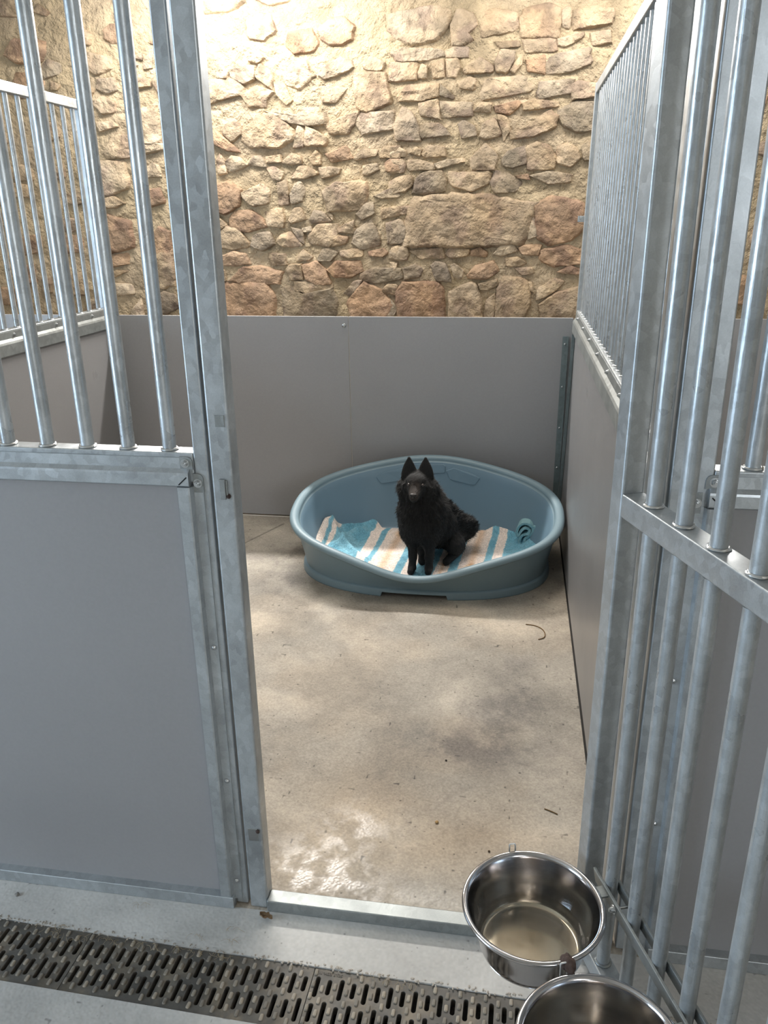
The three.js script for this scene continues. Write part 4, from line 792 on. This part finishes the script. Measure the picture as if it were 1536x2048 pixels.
// ───────────── dog ─────────────
{
  const dog = thing('dog', 'black dog with pricked ears sitting upright in the plastic bed, looking at the viewer', 'dog', [0, 0, 0]);
  // bones: ends with radii, optional squash of the third axis for ears
  const B = [];
  const bone = (a, b, ra, rb, k = 0.02) => B.push({ a, b, ra, rb, k });
  bone([-0.607, 0.235, 0.625], [-0.607, 0.345, 0.615], 0.083, 0.077, 0.04);                // chest and neck
  bone([-0.607, 0.345, 0.615], [-0.613, 0.405, 0.63], 0.075, 0.056, 0.03);
  bone([-0.58, 0.3, 0.575], [-0.535, 0.2, 0.5], 0.082, 0.088, 0.04);                        // back
  bone([-0.6, 0.23, 0.61], [-0.54, 0.175, 0.5], 0.08, 0.085, 0.04);
  bone([-0.535, 0.19, 0.5], [-0.515, 0.135, 0.43], 0.088, 0.072, 0.035);
  bone([-0.657, 0.295, 0.62], [-0.64, 0.2, 0.655], 0.043, 0.033, 0.03);                     // shoulders and front legs
  bone([-0.64, 0.2, 0.655], [-0.629, 0.115, 0.695], 0.031, 0.0165, 0.02);
  bone([-0.629, 0.115, 0.695], [-0.631, 0.072, 0.708], 0.0165, 0.015, 0.01);
  bone([-0.631, 0.07, 0.708], [-0.634, 0.063, 0.733], 0.0165, 0.0145, 0.01);
  bone([-0.553, 0.295, 0.615], [-0.56, 0.2, 0.655], 0.048, 0.035, 0.03);
  bone([-0.56, 0.2, 0.655], [-0.561, 0.115, 0.693], 0.032, 0.0175, 0.02);
  bone([-0.561, 0.115, 0.693], [-0.561, 0.072, 0.703], 0.0175, 0.0155, 0.01);
  bone([-0.561, 0.07, 0.703], [-0.561, 0.063, 0.728], 0.017, 0.0145, 0.01);
  bone([-0.49, 0.165, 0.46], [-0.462, 0.125, 0.565], 0.062, 0.04, 0.03);                    // near thigh, shank, foot
  bone([-0.462, 0.125, 0.565], [-0.455, 0.085, 0.515], 0.038, 0.022, 0.02);
  bone([-0.46, 0.074, 0.525], [-0.495, 0.064, 0.612], 0.022, 0.0165, 0.012);
  bone([-0.6, 0.14, 0.5], [-0.607, 0.12, 0.59], 0.055, 0.034, 0.03);                        // far thigh and foot
  bone([-0.6, 0.085, 0.54], [-0.598, 0.066, 0.625], 0.024, 0.0175, 0.015);
  bone([-0.455, 0.1, 0.42], [-0.425, 0.16, 0.445], 0.035, 0.045, 0.03);                     // curled tail
  bone([-0.425, 0.16, 0.445], [-0.462, 0.205, 0.5], 0.045, 0.03, 0.03);
  bone([-0.617, 0.424, 0.64], [-0.617, 0.43, 0.665], 0.054, 0.046, 0.02);                   // skull
  bone([-0.66, 0.395, 0.63], [-0.575, 0.395, 0.63], 0.043, 0.043, 0.03);                    // cheeks
  bone([-0.618, 0.413, 0.69], [-0.621, 0.398, 0.738], 0.032, 0.019, 0.016);                 // muzzle
  bone([-0.619, 0.392, 0.68], [-0.621, 0.384, 0.732], 0.026, 0.0145, 0.01);
  const ears = [{ a: [-0.651, 0.455, 0.638], b: [-0.653, 0.5245, 0.632], ra: 0.0335, rb: 0.0075 }, { a: [-0.584, 0.455, 0.638], b: [-0.585, 0.5245, 0.632], ra: 0.0335, rb: 0.0075 }];
  const S = 150, C = [-0.56, 0.3, 0.575], HALF = 0.262, cell = (2 * HALF) / S, field = new Float32Array(S * S * S).fill(9);
  const smin = (a, b, k) => { const h = Math.max(k - Math.abs(a - b), 0) / k; return Math.min(a, b) - h * h * k * 0.25; };
  const at = (i, c) => c + ((i - S / 2) / (S / 2)) * HALF, ix = (v, c) => Math.round(((v - c) / HALF) * (S / 2) + S / 2);
  const stamp = (o, squash) => {
    const pad = Math.max(o.ra, o.rb) + 0.05, lo = [0, 1, 2].map((d) => clamp(ix(Math.min(o.a[d], o.b[d]) - pad, C[d]), 0, S - 1)), hi = [0, 1, 2].map((d) => clamp(ix(Math.max(o.a[d], o.b[d]) + pad, C[d]), 0, S - 1));
    const ab = o.b.map((v, d) => v - o.a[d]), l2 = ab[0] ** 2 + ab[1] ** 2 + ab[2] ** 2;
    for (let z = lo[2]; z <= hi[2]; z++) for (let y = lo[1]; y <= hi[1]; y++) for (let x = lo[0]; x <= hi[0]; x++) {
      const p = [at(x, C[0]) - o.a[0], at(y, C[1]) - o.a[1], at(z, C[2]) - o.a[2]], t = clamp((p[0] * ab[0] + p[1] * ab[1] + p[2] * ab[2]) / l2), q = x + S * (y + S * z);
      const dx = p[0] - ab[0] * t, dy = p[1] - ab[1] * t, dzz = (p[2] - ab[2] * t) * (squash ?? 1);
      const d = Math.sqrt(dx * dx + dy * dy + dzz * dzz) - (squash ? lerp(o.ra, o.rb, Math.pow(t, 1.7)) : lerp(o.ra, o.rb, t));
      field[q] = field[q] > 8 ? d : smin(field[q], d, o.k ?? 0.012);
    }
  };
  B.forEach((o) => stamp(o));
  for (const e of ears) stamp({ ...e, k: 0.01 }, 2.6);
  const mc = new MarchingCubes(S, galv, false, false, 400000);
  mc.isolation = 0;
  for (let z = 0, q = 0; z < S; z++) for (let y = 0; y < S; y++) for (let x = 0; x < S; x++, q++) {
    let d = field[q];
    if (d < 0.03) {
      const X = at(x, C[0]), Y = at(y, C[1]), Z = at(z, C[2]), shag = smooth(0.09, 0.16, Y) * (1 - smooth(0.43, 0.46, Y)) * smooth(0.73, 0.69, Z);
      d += shag * (0.006 * n3(X * 45, Y * 28, Z * 45) + 0.004 * n3(X * 110, Y * 60, Z * 110));
    }
    mc.field[q] = -d;
  }
  mc.update();
  let g = new THREE.BufferGeometry();
  const cnt = mc.count, P = new Float32Array(cnt * 3);
  for (let i = 0; i < cnt; i++) for (let d = 0; d < 3; d++) P[i * 3 + d] = mc.positionArray[i * 3 + d] * HALF + C[d];
  g.setAttribute('position', new THREE.BufferAttribute(P, 3));
  g = mergeVertices(g, cell * 0.02); g.computeVertexNormals();
  const vp = g.attributes.position, col = new Float32Array(vp.count * 3);
  for (let i = 0; i < vp.count; i++) {
    const x = vp.getX(i), y = vp.getY(i), z = vp.getZ(i);
    const muzzle = smooth(0.69, 0.72, z) * smooth(0.375, 0.395, y) * smooth(0.03, 0.012, Math.abs(x + 0.62)), brow = smooth(0.665, 0.69, z) * smooth(0.4, 0.45, y) * 0.35, k = 0.75 + 0.5 * n3(x * 90, y * 60, z * 90);
    const c = [0.0022 + 0.03 * muzzle + 0.003 * brow, 0.0021 + 0.019 * muzzle + 0.002 * brow, 0.0023 + 0.012 * muzzle + 0.0018 * brow];
    for (let d = 0; d < 3; d++) col[i * 3 + d] = c[d] * k;
  }
  g.setAttribute('color', new THREE.BufferAttribute(col, 3));
  const uv = new Float32Array(vp.count * 2); for (let i = 0; i < vp.count; i++) { uv[2 * i] = vp.getX(i) + vp.getZ(i) * 0.5; uv[2 * i + 1] = vp.getY(i); } g.setAttribute('uv', new THREE.BufferAttribute(uv, 2));
  const furMat = std({ vertexColors: true, roughness: 0.75, bumpMap: tex(512, 512, (u, v) => fbm(u * 6, v * 0.75, 32, 4, 181), false, 0.12), bumpScale: 0.003 });
  const body = mesh('body', g, furMat, dog);
  // coat: short blades lying down the body, longer in the ruff and on the rump
  const sampler = new MeshSurfaceSampler(new THREE.Mesh(g.toNonIndexed(), furMat)); sampler.setRandomGenerator?.(rnd); sampler.build();
  const blade = new THREE.BufferGeometry(); blade.setAttribute('position', new THREE.Float32BufferAttribute([-0.0011, 0, 0, 0.0011, 0, 0, 0.0008, 0.5, 0.03, -0.0008, 0.5, 0.03, 0, 1, 0.12], 3)); blade.setIndex([0, 1, 2, 0, 2, 3, 3, 2, 4]); blade.computeVertexNormals();
  const N = 15000, coat = new THREE.InstancedMesh(blade, std({ color: 0x060505, roughness: 0.8, side: THREE.DoubleSide }), N), M = new THREE.Matrix4(), p = new THREE.Vector3(), n = new THREE.Vector3();
  let k = 0, guard = 0;
  while (k < N && guard++ < N * 6) {
    sampler.sample(p, n);
    if ([-1, 1].some((q) => Math.hypot(p.x + 0.618 - q * 0.0275, p.y - 0.433) < 0.014 && p.z > 0.66)) continue;
    if (p.y < 0.085 || (p.z > 0.675 && p.y > 0.37) || p.y > 0.47) continue;
    const legs = p.y < 0.17 && p.z > 0.6, face = p.y > 0.4 && p.z > 0.645, rump = p.x > -0.5 && p.z < 0.56, ruff = p.y > 0.26 && p.y < 0.43;
    const len = legs ? 0.008 : face ? 0.009 : rump ? 0.02 : ruff ? 0.02 : 0.014;
    const flow = new THREE.Vector3(rump ? 0.35 : 0.12 * Math.sign(p.x + 0.6), rump ? 0.15 : -1, -0.25).addScaledVector(n, -n.dot(new THREE.Vector3(rump ? 0.35 : 0, rump ? 0.15 : -1, -0.25))).normalize();
    const dir = flow.addScaledVector(n, rump ? 0.6 : 0.4).add(new THREE.Vector3(rr(-0.25, 0.25), rr(-0.25, 0.25), rr(-0.25, 0.25))).normalize();
    const side = new THREE.Vector3().crossVectors(dir, n).normalize(), out = new THREE.Vector3().crossVectors(side, dir), L = len * rr(0.6, 1.25);
    M.makeBasis(side, dir.clone().multiplyScalar(L), out.multiplyScalar(L)).setPosition(p.addScaledVector(n, -0.002));
    coat.setMatrixAt(k++, M);
  }
  coat.count = k; coat.name = 'fur'; coat.userData.kind = 'stuff'; coat.castShadow = coat.receiveShadow = true; dog.add(coat); void body;
  const front = (x, y) => { const i = ix(x, C[0]), j = ix(y, C[1]); let z = S - 2; while (z > 1 && mc.field[i + S * (j + S * z)] < 0) z--; return at(z, C[2]); };
  const eyeMat = new THREE.MeshPhysicalMaterial({ color: 0x2b170a, roughness: 0.1, clearcoat: 1, clearcoatRoughness: 0.03 });
  for (const s of [-1, 1]) {
    const x = -0.618 + s * 0.0275, y = 0.4335, e = mesh('eye', new THREE.SphereGeometry(0.0066, 20, 14), eyeMat, dog); e.position.set(x, y, front(x, y) - 0.0005);
    mesh('pupil', new THREE.SphereGeometry(0.0036, 14, 10).translate(0, 0, 0.0034), new THREE.MeshPhysicalMaterial({ color: 0x020202, roughness: 0.06, clearcoat: 1 }), e);
  }
  const nose = new THREE.SphereGeometry(0.0125, 24, 16), np = nose.attributes.position;
  for (let i = 0; i < np.count; i++) { const y = np.getY(i); np.setX(i, np.getX(i) * (1.12 + y * 22)); np.setY(i, y * 0.8); np.setZ(i, np.getZ(i) * 0.75); }
  nose.computeVertexNormals();
  mesh('nose', nose, std({ color: 0x1b1817, roughness: 0.28 }), dog).position.set(-0.621, 0.405, 0.753);
  for (const s of [-1, 1]) mesh('nostril', new THREE.SphereGeometry(0.003, 10, 8).scale(0.8, 1.1, 0.6), dark, dog).position.set(-0.621 + s * 0.006, 0.403, 0.7615);
}

// ───────────── small things on the floor ─────────────
{
  const leafAt = (x, z, s, label, color) => {
    const g = new THREE.PlaneGeometry(0.03 * s, 0.018 * s, 12, 8), p = g.attributes.position;
    for (let i = 0; i < p.count; i++) { const u = p.getX(i) / (0.03 * s), v = p.getY(i) / (0.018 * s), w = 1 - Math.pow(Math.abs(u) * 2, 2.2) * 0.9; p.setXYZ(i, p.getX(i), p.getY(i) * w * (1 + 0.5 * n3(u * 6, v * 6, 3)), s * (0.007 + 0.012 * v * v * 4 * 0.5 + 0.008 * n3(u * 3, v * 4, x * 9))); }
    g.computeVertexNormals(); g.rotateX(-Math.PI / 2);
    const m = mesh('dry_leaf', metres(g), color ?? leafMat); m.position.set(x, 0.001, z); m.rotation.y = x * 13; return tag(m, label, 'leaf');
  };
  leafAt(-0.733, 2.462, 1, 'crumpled dry brown leaf at the foot of the latch post');
  leafAt(-0.735, 2.4, 0.55, 'tiny pale leaf scrap in the corner where sill and latch post meet', strawMat);
  const stoneAt = (x, z, r, label, color, name = 'pebble') => { const g = new THREE.IcosahedronGeometry(r, 2), p = g.attributes.position; for (let i = 0; i < p.count; i++) { const k = 1 + 0.3 * n3(p.getX(i) / r, p.getY(i) / r, p.getZ(i) / r + x); p.setXYZ(i, p.getX(i) * k, p.getY(i) * k * 0.6, p.getZ(i) * k); } g.computeVertexNormals(); const m = mesh(name, metres(g), std({ color, roughness: 0.9 })); m.position.set(x, r * 0.5, z); return tag(m, label, name.replace('_', ' ')); };
  stoneAt(-1.32, 2.482, 0.0055, 'grey pebble on the floor in front of the left panel', 0x77746f);
  stoneAt(-0.39, 2.11, 0.0048, 'pale brown crumb on the pen floor just above the farther steel bowl', 0xa5875c, 'crumb');
  stoneAt(-0.388, 1.86, 0.0032, 'small black speck of dirt in the middle of the pen floor', 0x1d1813, 'dirt_speck');
  stoneAt(-0.255, 2.19, 0.003, 'dark brown speck of dirt close beside the rim of the farther bowl', 0x43331f, 'dirt_speck');
  const tw = (pts, r, color, name, label, cat) => tag(mesh(name, metres(new THREE.TubeGeometry(new THREE.CatmullRomCurve3(pts.map((p) => new THREE.Vector3(...p))), 40, r, 6)), std({ color, roughness: 0.9 })), label, cat);
  tw([[-0.16, 0.002, 1.015], [-0.128, 0.002, 1.02], [-0.1, 0.0022, 1.045], [-0.09, 0.002, 1.085], [-0.096, 0.0025, 1.11], [-0.115, 0.002, 1.125]], 0.0016, 0x6b4d22, 'twig', 'thin curled brown straw on the pen floor near the right partition', 'straw');
  tw([[-0.118, 0.0015, 2.02], [-0.1, 0.002, 2.028], [-0.085, 0.0015, 2.036]], 0.0014, 0x6a5230, 'twig', 'short brown straw on the floor low beside the right partition', 'straw');
  const wisps = (name, label, spots, count, spread, mat) => {
    const list = [];
    for (const [x, z] of spots) for (let i = 0; i < count; i++) { const a = rr(0, 6.28), l = rr(0.004, 0.012), cx = x + rr(-1, 1) * spread, cz = z + rr(-0.4, 0.4) * spread * 0.4, b = rr(-0.006, 0.006); list.push(metres(new THREE.TubeGeometry(new THREE.CatmullRomCurve3([new THREE.Vector3(cx - Math.cos(a) * l, 0.002, cz - Math.sin(a) * l), new THREE.Vector3(cx - Math.sin(a) * b, 0.004 + rr(0, 0.003), cz + Math.cos(a) * b), new THREE.Vector3(cx + Math.cos(a) * l, 0.0018, cz + Math.sin(a) * l)]), 6, 0.00032, 4))); }
    const m = mesh(name, merge(list), mat); tag(m, label, 'straw'); m.userData.kind = 'stuff'; return m;
  };
  wisps('straw_wisps', 'wisps of straw and hair caught along the drain grate at left', [[-1.18, 2.556], [-1.08, 2.565], [-1.0, 2.566], [-0.93, 2.566], [-0.85, 2.568], [-0.8, 2.57], [-1.14, 2.575]], 11, 0.045, strawMat);
  wisps('straw_wisps', 'thin scatter of straw on the hall floor below the latch post', [[-0.79, 2.5], [-0.8, 2.53], [-0.87, 2.53], [-1.02, 2.47]], 5, 0.02, strawMat);
  wisps('straw_wisps', 'few straw wisps on the drain beside the steel bowls', [[-0.5, 2.57], [-0.45, 2.575], [-0.4, 2.578]], 6, 0.03, strawMat);
}
renderer.render(scene, camera);
